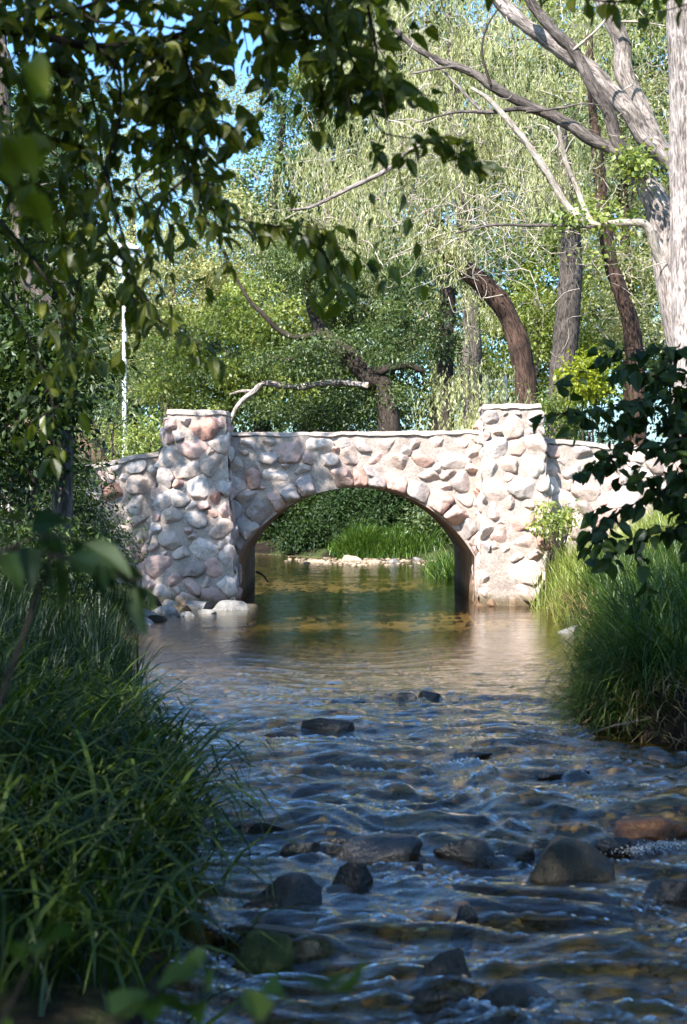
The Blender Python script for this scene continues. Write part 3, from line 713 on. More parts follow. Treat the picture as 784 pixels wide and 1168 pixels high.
# ---------------------------------------------------------------- lamp post and far fence
lp = at(142, 518, 31)
zg = float(hgt(lp[0], lp[1])); base = (lp[0], lp[1], zg)
lamp = thing('lamp_post', base, 'slim white lamp post rising behind the left wing wall', 'lamp post')
zt = at(142, 312, 31)[2]
q = MB(); tube(q, [(lp[0], lp[1], zg), (lp[0], lp[1], zt)], [.045, .04], 12); q.build('pole', M['white_paint'], lamp)
q = MB(); tube(q, [(lp[0], lp[1], zg - .05), (lp[0], lp[1], zg + .25), (lp[0], lp[1], zg + .3)], [.12, .11, .06], 12); q.build('base', M['white_paint'], lamp)
def frustum(mb, cx, cy, z0_, z1_, a0, a1, bev=.0):
    v = [(cx + sx * a0, cy + sy * a0, z0_) for sx, sy in ((-1, -1), (1, -1), (1, 1), (-1, 1))] + [(cx + sx * a1, cy + sy * a1, z1_) for sx, sy in ((-1, -1), (1, -1), (1, 1), (-1, 1))]
    mb.add(v, np.array([(0, 1, 5, 4), (1, 2, 6, 5), (2, 3, 7, 6), (3, 0, 4, 7), (4, 5, 6, 7), (3, 2, 1, 0)]), smooth=False)
q = MB(); frustum(q, lp[0], lp[1], zt, zt + .42, .09, .25); q.build('lantern', M['lamp_glass'], lamp)
q = MB(); frustum(q, lp[0], lp[1], zt + .425, zt + .47, .30, .30); frustum(q, lp[0], lp[1], zt + .472, zt + .56, .28, .1); q.build('cap', M['white_paint'], lamp)
fp = at(565, 460, 50); zf = float(hgt(fp[0], fp[1]))
fe = thing('park_railing', (fp[0], fp[1], zf), 'pale steel railing far behind the right bridge pier', 'railing')
pts = [at(u, 460, 50) for u in (540, 556, 577, 598)]
for P in pts:
    q = MB(); tube(q, [(P[0], P[1], zf - .1), (P[0], P[1], 5.0)], [.045, .045], 8); q.build('post', M['steel'], fe)
for z_ in (4.85, 3.9, 3.0):
    q = MB(); tube(q, [(pts[0][0] - .6, pts[0][1], z_), (pts[-1][0] + .5, pts[-1][1], z_)], [.03, .03], 8); q.build('rail', M['steel'], fe)

# ---------------------------------------------------------------- vegetation
def rand_dirs(n):
    return unit(rng.normal(size=(n, 3)))
def clump_leaves(mb, cen, rc, per, L, asp, style='broad', tintc=None, mat=0, kind='quad'):
    """cen (m,3); PER leaves round each centre"""
    m_ = len(cen)
    if style == 'willow':
        ns = max(3, per // 9)
        st = np.repeat(cen, ns, 0) + rng.normal(size=(m_ * ns, 3)) * rc * np.array([.6, .6, .45])
        ln = rng.uniform(.25, .85, len(st)) * rc * 2
        out = rng.normal(size=(len(st), 3)) * np.array([.22, .22, 0]); 
        k = 9; t = np.linspace(.05, 1, k)
        pos = st[:, None, :] + (np.array([0, 0, -1.0]) + out)[:, None, :] * (t[None, :, None] * ln[:, None, None])
        pos = pos.reshape(-1, 3); n = len(pos)
        ax = rng.normal(size=(n, 3)) * .34 + np.array([0, 0, -.85])
        tint = np.repeat(np.repeat(.45 + .45 * vnoise(cen * .75, 5) + rng.normal(0, .2, m_), ns), k) + rng.normal(0, .13, n)
    else:
        n = m_ * per
        rad = np.repeat(rng.uniform(.7, 1.3, m_), per)[:, None] * rc
        off = rng.normal(size=(n, 3)) * np.array([.55, .55, .34]) * rad
        pos = np.repeat(cen, per, 0) + off
        ax = unit(off) * .7 + rng.normal(size=(n, 3)) * .5 + np.array([0, 0, -.35])
        tint = np.repeat(rng.uniform(0, .95, m_), per) + rng.normal(0, .16, n)
    nr = rng.normal(size=(n, 3)) * .6 + np.array([0, 0, .8])
    Ls = L * rng.uniform(.65, 1.3, n)
    leaves(mb, pos, ax, nr, Ls, Ls * asp, kind, tint, mat)
def lobes_pts(lobes):
    out = []
    for (c, r, n) in lobes:
        d = rand_dirs(n); rr = (.35 + .65 * rng.random(n) ** .6)[:, None]
        out.append(np.asarray(c) + d * rr * np.asarray(r))
    return np.concatenate(out)
def limb_path(a, b, sag=.12, k=6, wig=.05):
    a, b = np.asarray(a, float), np.asarray(b, float); ln = np.linalg.norm(b - a)
    t = np.linspace(0, 1, k)[:, None]
    p = a * (1 - t) + b * t; p[:, 2] += sag * ln * np.sin(np.pi * t[:, 0]); p[1:-1] += rng.normal(size=(k - 2, 3)) * wig * ln
    return smooth_path(p, 3)
def tree(name, label, base, trunk, r0, r1, lobes, leaf, bark, L=.1, asp=.5, per=90, rc=.6, style='broad', limbs=8, twigs=0, group='trees behind the bridge', twig_mat=None, sides=10, extra=None, cat='tree', trunk_n=8, limb_r=.35):
    base = np.asarray(base, float); base[2] = float(hgt(base[0], base[1])) - .05
    root = thing(name, base, label, cat, group)
    tb = MB(); path = smooth_path([base] + [np.asarray(p) for p in trunk], trunk_n)
    tube(tb, path, [r0, r1] if np.isscalar(r0) else r0, sides, rough=.16, seed=int(rng.integers(99)), flare=.35)
    if style == 'broad': lobes = [(c, r, max(8, int(n * .8))) for c, r, n in lobes]; rc *= .84
    if style == 'willow': lobes = [(c, r, max(8, int(n * .72))) for c, r, n in lobes]; rc *= .92
    cen = lobes_pts(lobes); rt = r1 if np.isscalar(r1) else .1
    for (c, r, n) in lobes:
        nb_ = max(1, limbs // len(lobes)); 
        for k in range(nb_):
            i = int(rng.integers(int(len(path) * .55), len(path))); e = np.asarray(c) + rand_dirs(1)[0] * np.asarray(r) * .7
            lp_ = limb_path(path[i], e, .08); rr = rt * limb_r * rng.uniform(.7, 1.2); tube(tb, lp_, [rr, rr * .5, .012], 6)
            for q_ in range(3):
                j = int(rng.integers(len(lp_) // 2, len(lp_))); e2 = lp_[j] + rand_dirs(1)[0] * np.asarray(r) * .5; tube(tb, limb_path(lp_[j], e2, .05), [rr * .4, .008], 4)
    tb.build('trunk', M[bark], root)
    lf = MB()
    if twigs:
        tw = lf
        for k in range(twigs):
            c = cen[int(rng.integers(len(cen)))]; d = rand_dirs(1)[0] * np.array([1, .7, .7]); tube(tw, limb_path(c, c + d * rng.uniform(.8, 2.6), rng.normal(0, .12), 6, .07), [rng.uniform(.008, .02), .004], 4, mat=1)
    clump_leaves(lf, cen, rc, per, L, asp, style)
    if extra is not None: clump_leaves(lf, extra, .3, 150, .13, .7)
    lf.build('crown', [M[leaf]] + ([M[twig_mat]] if twigs else []), root)
    return root
def shrub(name, label, u, v, Y, rad, leaf, bark='bark_dark', L=.06, asp=.45, per=70, n=60, rc=.35, group=None, zscale=1., style='broad', kind='quad', stems=7, cat='shrub', lobes=None):
    c = at(u, v, Y); base = np.array([c[0], c[1], 0.]); base[2] = float(hgt(base[0], base[1])) - .03
    root = thing(name, base, label, cat, group)
    cen = lobes_pts(lobes or [(c, (rad, rad, rad * zscale), n)])
    sb = MB()
    for k in range(stems):
        e = cen[int(rng.integers(len(cen)))]; tube(sb, limb_path(base + np.array([rng.normal(0, .08), rng.normal(0, .08), 0]), e, .1, 6, .04), [.022, .006], 5)
    sb.build('stem', M[bark], root)
    lf = MB(); clump_leaves(lf, cen, rc, per, L, asp, style, kind=kind); lf.build('foliage', M[leaf], root)
    return root
def A(pts, Y): return [at(p[0], p[1], p[2] if len(p) > 2 else Y) for p in pts]

# --- far wood seen between the trees: one mass
fw = MB(); cen = []
for k in range(760):
    x = rng.uniform(-34, 38); y = rng.uniform(74, 100)
    tz = 9.5 + 3.0 * math.sin(x * .31) + 2.2 * math.sin(x * .83 + 1) + (7.5 if x > -3 else 0) * min(1, (x + 3) / 4 if x > -3 else 0)
    cen.append((x, y, 1 + tz * rng.random() ** .8))
cen = np.array(cen)
clump_leaves(fw, cen, 1.7, 110, .24, .6); cen2 = np.stack([rng.uniform(-26, 30, 520), rng.uniform(58, 74, 520), 1 + 7.5 * rng.random(520) ** 1.1], -1)
cen3 = np.stack([rng.uniform(-16, 2, 170), rng.uniform(66, 72, 170), 7 + 10.0 * rng.random(170)], -1); cen3 = cen3[cen3[:, 2] < 13 + 3.5 * np.sin(cen3[:, 0] * .9) + .25 * cen3[:, 0] + 2]
clump_leaves(fw, cen3, 1.0, 130, .17, .5)
clump_leaves(fw, cen2, 1.3, 120, .2, .6, mat=1); tag(fw.build('woods', [M['leaf_mid'], M['leaf_shade']]), 'distant wood closing the view behind the park trees', 'woods', kind='stuff')  # second, darker leaf colour paints shade into the gaps between trees

bt = 'trees behind the bridge'
# willow filling the middle
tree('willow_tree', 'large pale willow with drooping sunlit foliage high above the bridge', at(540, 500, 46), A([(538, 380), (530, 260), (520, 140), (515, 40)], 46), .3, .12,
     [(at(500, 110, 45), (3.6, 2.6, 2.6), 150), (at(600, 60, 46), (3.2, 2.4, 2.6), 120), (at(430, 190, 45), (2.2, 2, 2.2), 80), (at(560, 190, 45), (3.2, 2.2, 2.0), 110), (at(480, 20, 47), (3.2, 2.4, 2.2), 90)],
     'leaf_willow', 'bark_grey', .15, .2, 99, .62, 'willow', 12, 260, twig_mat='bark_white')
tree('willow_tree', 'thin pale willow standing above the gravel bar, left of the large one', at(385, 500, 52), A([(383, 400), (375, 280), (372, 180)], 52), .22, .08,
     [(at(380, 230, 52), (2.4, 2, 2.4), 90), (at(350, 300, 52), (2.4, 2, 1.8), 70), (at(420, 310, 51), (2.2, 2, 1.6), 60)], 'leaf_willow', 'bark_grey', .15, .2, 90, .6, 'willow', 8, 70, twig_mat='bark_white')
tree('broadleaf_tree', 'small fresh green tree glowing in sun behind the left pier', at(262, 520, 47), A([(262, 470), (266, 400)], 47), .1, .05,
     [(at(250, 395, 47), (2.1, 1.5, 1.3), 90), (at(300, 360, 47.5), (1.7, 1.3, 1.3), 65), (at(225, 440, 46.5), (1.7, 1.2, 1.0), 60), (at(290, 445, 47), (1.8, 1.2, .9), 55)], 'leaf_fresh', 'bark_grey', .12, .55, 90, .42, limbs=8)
tree('broadleaf_tree', 'tall deep green tree rising at centre left toward the sky gap', at(300, 500, 62), A([(300, 400), (310, 260), (325, 120)], 62), .32, .1,
     [(at(345, 150, 62), (2.2, 2, 3.6), 120), (at(300, 290, 62), (3, 2, 2.4), 90), (at(360, 270, 61), (2.6, 2, 2.4), 80)], 'leaf_blue', 'bark_dark', .17, .4, 100, .75)
tree('broadleaf_tree', 'mid green tree behind the low leaning trunk at centre', at(445, 500, 50), A([(445, 420), (440, 340)], 50), .2, .1,
     [(at(430, 350, 49), (2.4, 2, 1.7), 110), (at(470, 430, 49), (2.2, 1.6, 1.4), 80), (at(390, 450, 49), (2, 1.6, 1.1), 70), (at(345, 340, 49), (2, 1.6, 1.5), 70)], 'leaf_mid', 'bark_dark', .13, .5, 95, .5)
tree('broadleaf_tree', 'light green tree in the background between the two right trunks', at(610, 500, 56), A([(610, 420), (612, 340)], 56), .2, .08,
     [(at(600, 400, 56), (2.6, 2, 2), 100), (at(680, 350, 56), (3, 2, 2.6), 100), (at(560, 440, 56), (1.8, 1.5, 1.2), 40)], 'leaf_fresh', 'bark_grey', .14, .5, 95, .55)
tree('broadleaf_tree', 'olive green tree filling the upper right behind the pale limbs', at(720, 500, 50), A([(720, 400), (712, 250), (705, 100)], 50), .28, .1,
     [(at(700, 90, 50), (3.2, 2.2, 3), 130), (at(760, 200, 50), (2.6, 2, 3), 110), (at(690, 230, 51), (2.8, 2, 2.2), 100), (at(740, 340, 49), (2.2, 2, 1.8), 80)], 'leaf_willow', 'bark_brown', .12, .42, 90, .55, 'broad', 10, 210, twig_mat='bark_white')
tree('broadleaf_tree', 'yellowish green tree behind the lamp post', at(190, 520, 54), A([(190, 430), (198, 330)], 54), .2, .08,
     [(at(195, 330, 54), (2.2, 2, 2), 90), (at(240, 280, 54), (1.8, 1.6, 2), 70), (at(215, 190, 54), (1.5, 1.2, 1.3), 34), (at(150, 190, 54), (1.4, 1.2, 1.4), 26), (at(250, 110, 54), (1.3, 1.2, 1.2), 20), (at(120, 300, 53), (2.4, 2, 1.8), 80), (at(150, 400, 53), (2.4, 2, 1.8), 80)], 'leaf_willow', 'bark_grey', .13, .45, 90, .55)
tree('feathery_tree', 'feathery blue green tree against the sky at upper left', at(70, 520, 42), A([(72, 400), (80, 260), (95, 120)], 42), .2, .06,
     [(at(75, 150, 42), (2.0, 1.6, 1.6), 75), (at(125, 140, 42), (1.6, 1.4, 1.5), 45), (at(60, 280, 42), (2.2, 1.8, 1.8), 85), (at(150, 230, 42), (1.3, 1.2, 1.0), 22)], 'leaf_blue', 'bark_dark', .11, .22, 80, .55)
tree('broadleaf_tree', 'dark leafy tree on the left slope behind the wing wall', at(20, 520, 36), A([(18, 420), (10, 300)], 36), .16, .07,
     [(at(20, 330, 36), (2, 1.6, 1.8), 90), (at(80, 420, 36), (1.5, 1.3, 1.1), 60), (at(10, 470, 35), (1.8, 1.4, 1), 50)], 'leaf_mid', 'bark_brown', .11, .45, 90, .45)
for (u, v, Y, lob, lf_, lb) in [
    (500, 300, 60, [((500, 330), 3.2, 2.6), ((440, 180), 3.0, 3.0), ((540, 120), 3.4, 3.2), ((470, 20), 3.2, 2.6)], 'leaf_mid', 'dense green tree directly behind the large pale willow'),
    (650, 300, 61, [((640, 330), 3.2, 2.8), ((640, 190), 3.2, 3.0), ((660, 50), 3.4, 3.2), ((590, 230), 2.4, 2.4)], 'leaf_fresh', 'dense light green tree behind the fork of the cottonwood'),
    (770, 300, 59, [((770, 350), 3.0, 2.8), ((760, 200), 3.0, 3.0), ((770, 50), 3.0, 3.2)], 'leaf_mid', 'dense green tree behind the right edge trunk'),
    (355, 330, 60, [((350, 400), 3.0, 2.2), ((370, 300), 2.8, 2.2), ((320, 230), 2.2, 2.0), ((395, 110), 2.2, 2.4)], 'leaf_mid', 'dense green tree behind the thin pale willow'),
    (150, 360, 60, [((150, 420), 3.0, 2.0), ((210, 350), 2.6, 2.0), ((100, 350), 2.8, 2.2), ((30, 300), 2.6, 2.6), ((60, 150), 2.4, 2.4)], 'leaf_blue', 'dense dark green tree far behind the lamp post')]:
    tree('broadleaf_tree', lb, at(u, 500, Y), A([(u, 440), (u + 4, 340), (u, 240)], Y), .3, .12, [(at(q_[0], q_[1], Y), (rx_, 1.8, rz_), int(16 * rx_ * rz_)) for q_, rx_, rz_ in lob], lf_, 'bark_dark', .18, .5, 120, .62, limbs=8)
# trunks that show
def Ytr(pts, Y): return A(pts, Y)
tree('slim_tree', 'straight grey trunk standing right of the curving brown trunk', at(640, 480, 36), A([(641, 440), (646, 380), (652, 310), (651, 255), (645, 200), (640, 140)], 36), [.3, .26, .245, .235, .2, .1], .03,
     [(at(640, 40, 36), (2.2, 1.8, 1.6), 40), (at(640, 185, 35.2), (1.0, .5, .8), 34)], 'leaf_willow', 'bark_mid', .12, .25, 80, .6, 'willow', 5, 10, twig_mat='bark_white', trunk_n=6, sides=14)
tree('brown_tree', 'reddish brown trunk leaning behind the right wing wall', at(728, 470, 38), A([(724, 400), (708, 335), (694, 285), (684, 200), (676, 120), (672, 40)], 38), [.2, .18, .16, .12, .08], .04,
     [(at(690, 150, 38), (1.6, 1.4, 1.4), 30)], 'leaf_mid', 'bark_brown', .11, .45, 80, .5, limbs=3)
tree('curved_tree', 'thick reddish brown trunk curving up to the left behind right pier', at(604, 500, 38), A([(602, 460), (597, 417), (586, 375), (572, 348), (554, 326), (534, 310), (512, 292), (496, 268), (486, 240)], 38), [.24, .22, .23, .235, .23, .22, .19, .14, .05], .02,
     [(at(470, 190, 38), (1.6, 1.4, 1.2), 36), (at(500, 270, 37.3), (.9, .5, .55), 30), (at(530, 350, 44), (1.3, .8, 1.0), 30), (at(545, 430, 44), (1.2, .7, .9), 26)], 'leaf_willow', 'bark_brown', .11, .3, 90, .4, 'willow', 6, 50, twig_mat='bark_white', trunk_n=6, sides=14)
tree('dark_tree', 'dark slim upright trunk in shade above the parapet', at(509, 500, 41), A([(508, 440), (509, 390), (513, 330)], 41), [.2, .18, .16], .1,
     [(at(500, 300, 41), (1.6, 1.2, 1.0), 40), (at(470, 380, 40.5), (1.2, .8, .9), 34)], 'leaf_mid', 'bark_dark', .11, .45, 90, .42, limbs=4)
# sprawling tree with leaning trunk
b = at(450, 500, 43); b[2] = float(hgt(b[0], b[1])) - .05
rt = thing('sprawling_tree', b, 'low sprawling tree with leaning grey trunk behind the parapet', 'tree', bt)
q = MB(); tube(q, smooth_path([b] + A([(441, 453), (420, 432), (400, 407), (382, 392), (366, 376), (352, 340), (345, 290)], 43), 6), [.26, .24, .22, .2, .13, .05], 12, rough=.18, flare=.3); q.build('trunk', M['bark_dark'], rt)  # dark bark on trunk and limbs stands in for the shade they are in
q = MB(); tube(q, smooth_path(A([(404, 412), (425, 424), (448, 419), (468, 417), (482, 424)], 42.9), 5), [.13, .12, .1, .07], 9, rough=.2); q.build('limb', M['bark_dark'], rt)
q = MB(); tube(q, smooth_path(A([(395, 404), (366, 395), (346, 404), (325, 411), (305, 405)], 42.9), 5), [.1, .07, .04], 8, rough=.2); q.build('limb', M['bark_dark'], rt)
q = MB(); tube(q, smooth_path(A([(366, 380), (340, 385), (319, 377), (300, 358), (286, 344), (270, 318), (258, 298)], 42.9), 5), [.08, .06, .03], 7); q.build('limb', M['bark_dark'], rt)
q = MB(); tube(q, smooth_path(A([(420, 440), (380, 436), (345, 441), (322, 440), (303, 437), (288, 448), (272, 462), (262, 484)], 42.7), 5), [.09, .085, .08, .075, .045], 8, rough=.3)
tube(q, smooth_path(A([(290, 447), (276, 446), (262, 450)], 42.7), 4), [.05, .02], 6); o = q.build('broken_limb', M['bark_pale'], rt); o['label'] = 'bleached broken limb reaching toward the left pier'
lf = MB(); cen = lobes_pts([(at(345, 300, 42.5), (1.4, .6, .9), 60), (at(375, 398, 42.2), (1.0, .4, .5), 14), (at(330, 410, 42.3), (1.2, .4, .5), 26), (at(420, 455, 43.3), (1.5, .7, .5), 34), (at(440, 385, 43.5), (1.0, .7, .6), 30), (at(330, 465, 43.6), (1.2, .7, .5), 26)]); clump_leaves(lf, cen, .4, 80, .1, .4); lf.build('crown', M['leaf_mid'], rt)

# right cottonwood with traced limbs
b = at(800, 520, 30); b[2] = float(hgt(b[0], b[1])) - .1
ct = thing('cottonwood_tree', b, 'big pale forked cottonwood leaning left behind the right bridge end', 'tree', bt)
def limb(pts, Y, radii, m_='bark_pale', name='limb', sides=12, n=6, rough=.16):
    q = MB(); radii = [x * .86 for x in radii]; tube(q, smooth_path(A(pts, Y), n), radii, sides, rough=rough, seed=int(rng.integers(99))); return q.build(name, M[m_], ct)
q = MB(); tube(q, smooth_path([b] + A([(788, 440), (775, 370), (765, 310), (757, 250), (742, 217), (724, 193)], 29.5), 8), [.36, .33, .3, .29, .26, .22, .17], 18, rough=.14, seed=4, flare=.3); q.build('trunk', M['bark_pale'], ct)
limb([(727, 198), (703, 172), (674, 159), (646, 140), (617, 127), (589, 114), (560, 97), (537, 82), (492, 65), (457, 40), (434, 8), (420, -30)], 29.4, [.16, .13, .125, .12, .11, .09, .07, .05, .035], 'bark_grey')
limb([(722, 192), (703, 158), (694, 128), (676, 98), (654, 58), (631, 34), (604, 0), (590, -40)], 29.3, [.15, .13, .125, .12, .11, .1], 'bark_grey')
limb([(766, 186), (748, 168), (735, 156), (718, 128), (697, 106), (674, 80), (640, 57), (603, 31), (571, 3), (550, -30)], 30.2, [.2, .2, .2, .19, .17, .15, .13])
limb([(768, 190), (750, 165), (738, 140), (726, 112), (712, 84), (710, 52), (698, 24), (686, -8), (680, -60)], 30.4, [.2, .19, .19, .19, .18, .17])
limb([(768, 318, 29.5), (750, 290, 29.3), (738, 258), (715, 254), (674, 255), (648, 236), (628, 202), (611, 177), (594, 154), (574, 131), (556, 112), (538, 100)], 29.1, [.12, .1, .085, .075, .075, .075, .07, .065, .06, .05, .03], 'bark_white', 'bleached_limb')
limb([(676, 255), (667, 238), (655, 207), (645, 183), (640, 160), (637, 144)], 29.1, [.06, .05, .05, .03], 'bark_white', 'bleached_limb')
limb([(676, 259), (640, 257), (600, 257), (560, 257), (520, 266)], 29.0, [.035, .03, .02], 'bark_grey', 'twig', 6)
limb([(537, 82), (520, 76), (500, 78), (470, 84)], 29.2, [.04, .02], 'bark_grey', 'twig', 6)
limb([(617, 127), (590, 124), (560, 128), (520, 128), (475, 140)], 29.2, [.06, .05, .035, .012], 'bark_grey', 'twig', 7)
limb([(548, 125), (535, 112), (510, 85), (490, 66)], 29.3, [.04, .02], 'bark_pale', 'twig', 6)
limb([(600, 128), (640, 123), (665, 118), (690, 121)], 29.1, [.03, .022, .01], 'bark_grey', 'twig', 6)
limb([(560, 97), (550, 60), (556, 30), (572, 5)], 29.3, [.03, .02, .015], 'bark_dark', 'twig', 6)
limb([(654, 57), (680, 35), (700, 10), (712, -10)], 29.2, [.03, .02], 'bark_white', 'twig', 6)
limb([(700, 25), (730, 25), (760, 30)], 30.0, [.03, .02], 'bark_white', 'twig', 6)
limb([(486, 165), (468, 171), (443, 193), (400, 214), (357, 235), (328, 240)], 29.4, [.03, .045, .05, .04, .02], 'bark_pale', 'hanging_limb', 7)
# bare twigs among the limbs
q = MB()
for k in range(150):
    u, v = rng.uniform(430, 784), rng.uniform(10, 330)
    if rng.random() < .45: u, v = rng.normal(545, 55), rng.normal(255, 45)
    P = at(u, v, rng.uniform(29, 31)); d = rand_dirs(1)[0] * np.array([1, .5, .8])
    tube(q, limb_path(P, P + d * rng.uniform(.5, 2.0), rng.normal(0, .15), 6, .08), [rng.uniform(.005, .012), .003], 4, mat=1)
lf = q; cen = lobes_pts([(at(735, 185, 29), (.5, .4, .25), 9), (at(672, 252, 28.9), (.5, .3, .15), 6), (at(690, 260, 31), (1.4, .8, .6), 16), (at(850, 20, 30), (2.0, 2, 2.5), 60), (at(700, -130, 31), (3, 2, 1.2), 40)])
clump_leaves(lf, cen, .3, 45, .1, .75); lf.build('crown', [M['leaf_fresh'], M['bark_white']], ct)
b = at(790, 520, 27.6); b[2] = float(hgt(b[0], b[1])) - .1
rt2 = thing('pale_tree', b, 'thick pale upright trunk at the right edge of the picture', 'tree', bt)
q = MB(); tube(q, smooth_path([b] + A([(792, 400), (788, 280), (786, 160), (784, 40), (782, -80), (780, -170)], 27.6), 8), [.4, .36, .33, .32, .31, .28], 18, rough=.12, seed=9, flare=.3); q.build('trunk', M['bark_pale'], rt2)
lf = MB(); cen = lobes_pts([(at(860, -160, 28), (2.4, 2, 1.6), 60)]); clump_leaves(lf, cen, .5, 70, .1, .7); lf.build('crown', M['leaf_fresh'], rt2)

# shrubs behind and beyond the bridge
bs = 'shrubs behind the bridge'
shrub('shrub', 'bright yellow green shrub beyond the right wing wall', 676, 432, 32, .5, 'leaf_yellow', L=.1, asp=.6, n=40, per=60, rc=.3, group=bs, zscale=.9)
shrub('shrub', 'leafy green shrub at the foot of the straight grey trunk', 640, 470, 33.5, .6, 'leaf_fresh', L=.09, asp=.5, n=26, rc=.3, group=bs)
shrub('shrub', 'low green shrub behind the left wing wall below the lamp post', 165, 505, 31, 1.0, 'leaf_fresh', L=.08, n=44, rc=.3, group=bs, zscale=.5)
shrub('shrub', 'shrub showing just above the middle of the parapet', 400, 478, 44.5, 1.5, 'leaf_dark', L=.09, n=50, rc=.35, group=bs, zscale=.5)
shrub('shrub', 'grey green shrub above the parapet beside the right pier', 545, 460, 35, 1.0, 'leaf_willow', L=.1, asp=.3, n=40, rc=.4, group=bs, zscale=.8, style='willow', per=72)
fb_ = 'shrubs on the far bank through the arch'
shrub('shrub', 'dark dense shrub filling the top of the arch opening', 425, 572, 40.4, .8, 'leaf_shade', L=.1, n=170, per=90, rc=.35, group=fb_, lobes=[(at(400, 584, 41.0), (.7, .45, .7), 70), (at(452, 572, 40.9), (.75, .45, .85), 80), (at(350, 612, 40.6), (.7, .4, .4), 40), (at(425, 596, 40.5), (1.0, .4, .45), 50)])  # tree shade beyond the arch is painted by the dark leaf colour
shrub('shrub', 'dark shrub at the left inside the arch opening', 335, 585, 43.6, 1.35, 'leaf_dark', L=.1, n=150, per=90, rc=.4, group=fb_, lobes=[(at(330, 586, 43.6), (1.5, .7, .95), 170)])  # dark leaves again carry the tree shade here
shrub('shrub', 'leafy shrub at the right inside the arch opening', 508, 580, 40.2, .9, 'leaf_mid', L=.1, n=90, per=80, rc=.35, group=fb_, lobes=[(at(512, 596, 39.3), (.75, .5, .75), 110)])
shrub('shrub', 'small leafy shrub between right pier and bank grass', 632, 588, 23.1, .26, 'leaf_fresh', L=.07, asp=.5, n=26, per=30, rc=.13, zscale=1.1)
# left bank shrubs in shade
ls = 'shaded shrubs on the left bank'
shrub('shrub', 'tall shaded shrub hanging over the left wing wall end', 40, 560, 19.5, .8, 'leaf_dark', L=.075, asp=.3, n=120, per=90, rc=.3, group=ls, zscale=.75)
shrub('shrub', 'shaded narrow leaved shrub below the left wing wall', 95, 625, 20.2, .55, 'leaf_mid', L=.07, asp=.25, n=70, per=90, rc=.26, group=ls, zscale=.9)
shrub('shrub', 'dark shrub at the left edge above the near grass', 15, 660, 14.5, .6, 'leaf_dark', L=.07, asp=.4, n=80, per=80, rc=.25, group=ls)
shrub('shrub', 'leafy dark thicket at the left edge beside the slim grey trunk', 25, 455, 16, .75, 'leaf_dark', L=.085, asp=.5, n=110, per=60, rc=.28, group=ls, zscale=1.2)
shrub('shrub', 'tangled twiggy shrub left of the lamp post pole', 100, 455, 26.5, .8, 'leaf_mid', L=.075, asp=.4, n=44, per=50, rc=.3, group=ls, zscale=1.1, stems=18)

# --- near leafy branches -------------------------------------------------
class Bough(MB):
    pass
def leafy(bk, lf, path, r0, r1, L, spacing=.06, twig_every=0, twig_len=.3, hang=.6, kind='oval', asp=.55, clus=1, skip=.0, spread=1.):
    if isinstance(bk, tuple): own = MB(); nm_, par_ = bk; bk = own
    else: own = None
    p = smooth_path(path, 5); tube(bk, p, [r0, r1], 6)
    def dress(q, s0=0.):
        seg = np.linalg.norm(np.diff(q, axis=0), axis=1); s = np.concatenate([[0], np.cumsum(seg)])
        t = np.arange(s0, s[-1], spacing); t = np.concatenate([t, [s[-1]] * 2]); t = np.repeat(t, clus)
        pos = np.stack([np.interp(t, s, q[:, k]) for k in range(3)], 1)
        tan = unit(np.stack([np.interp(t, s, np.gradient(q[:, k])) for k in range(3)], 1)); n = len(t)
        sd = unit(np.cross(tan, np.array([0, 0, 1.]) + rng.normal(0, .3, (n, 3)))) * np.where(np.arange(n) % 2, 1, -1)[:, None]
        ax = unit(sd * .8 * spread + tan * .45 + rng.normal(0, .35, (n, 3)) + np.array([0, 0, -hang]))
        nr = np.array([0, -.25, .7]) + rng.normal(0, .55, (n, 3))
        Ls = L * rng.uniform(.6, 1.2, n)
        leaves(lf, pos + ax * L * .12, ax, nr, Ls, Ls * asp, kind, rng.random(n), curl=.15)
    if twig_every:
        seg = np.linalg.norm(np.diff(p, axis=0), axis=1); s = np.concatenate([[0], np.cumsum(seg)])
        for t in np.arange(skip * s[-1] + twig_every * rng.random(), s[-1], twig_every):
            a = np.array([np.interp(t, s, p[:, k]) for k in range(3)]); d = rand_dirs(1)[0] * np.array([1, .8, .6]) + np.array([0, 0, -hang * .6])
            e = a + unit(d) * twig_len * rng.uniform(.5, 1.3); q = limb_path(a, e, .06, 5, .06); tube(bk, q, [max(r1, .003), .0015], 4); dress(q, .05)
    dress(p, skip * 1.0)
    if own is not None: own.build(nm_, M['bark_dark'], par_)

nb_base = np.array([-2.5, 5.6, 0.]); nb_base[2] = float(hgt(*nb_base[:2])) - .05
nt_ = thing('overhanging_tree', nb_base, 'shady near tree whose leafy boughs overhang the upper left', 'tree')
bk, lf = MB(), MB()
tube(bk, smooth_path([nb_base, (-2.45, 5.5, 1.8), (-2.35, 5.3, 3.3), (-2.2, 5.0, 5), (-2.0, 4.2, 7), (-1.8, 3.4, 8.5)], 8), [.17, .15, .13, .1, .07], 12, rough=.15, flare=.4)
bk.build('trunk', M['bark_grey'], nt_)
bk = ('bough', nt_)
j = np.array([-2.36, 5.35, 3.2])
def T(pts): return [at(*p) for p in pts]
leafy(bk, lf, [j] + T([(0, 34, 6.2), (35, 36, 6.2), (75, 48, 6.2), (110, 53, 6.2), (150, 51, 6.2), (205, 40, 6.1), (255, 22, 6.0), (305, 3, 5.9), (350, -15, 5.8)]), .022, .007, .1, .055, .11, .32, .5)
leafy(bk, lf, [j] + T([(0, 28, 6.0), (30, 16, 6.0), (60, 20, 5.9), (130, -5, 5.8)]), .014, .006, .1, .06, .12, .3, .4)
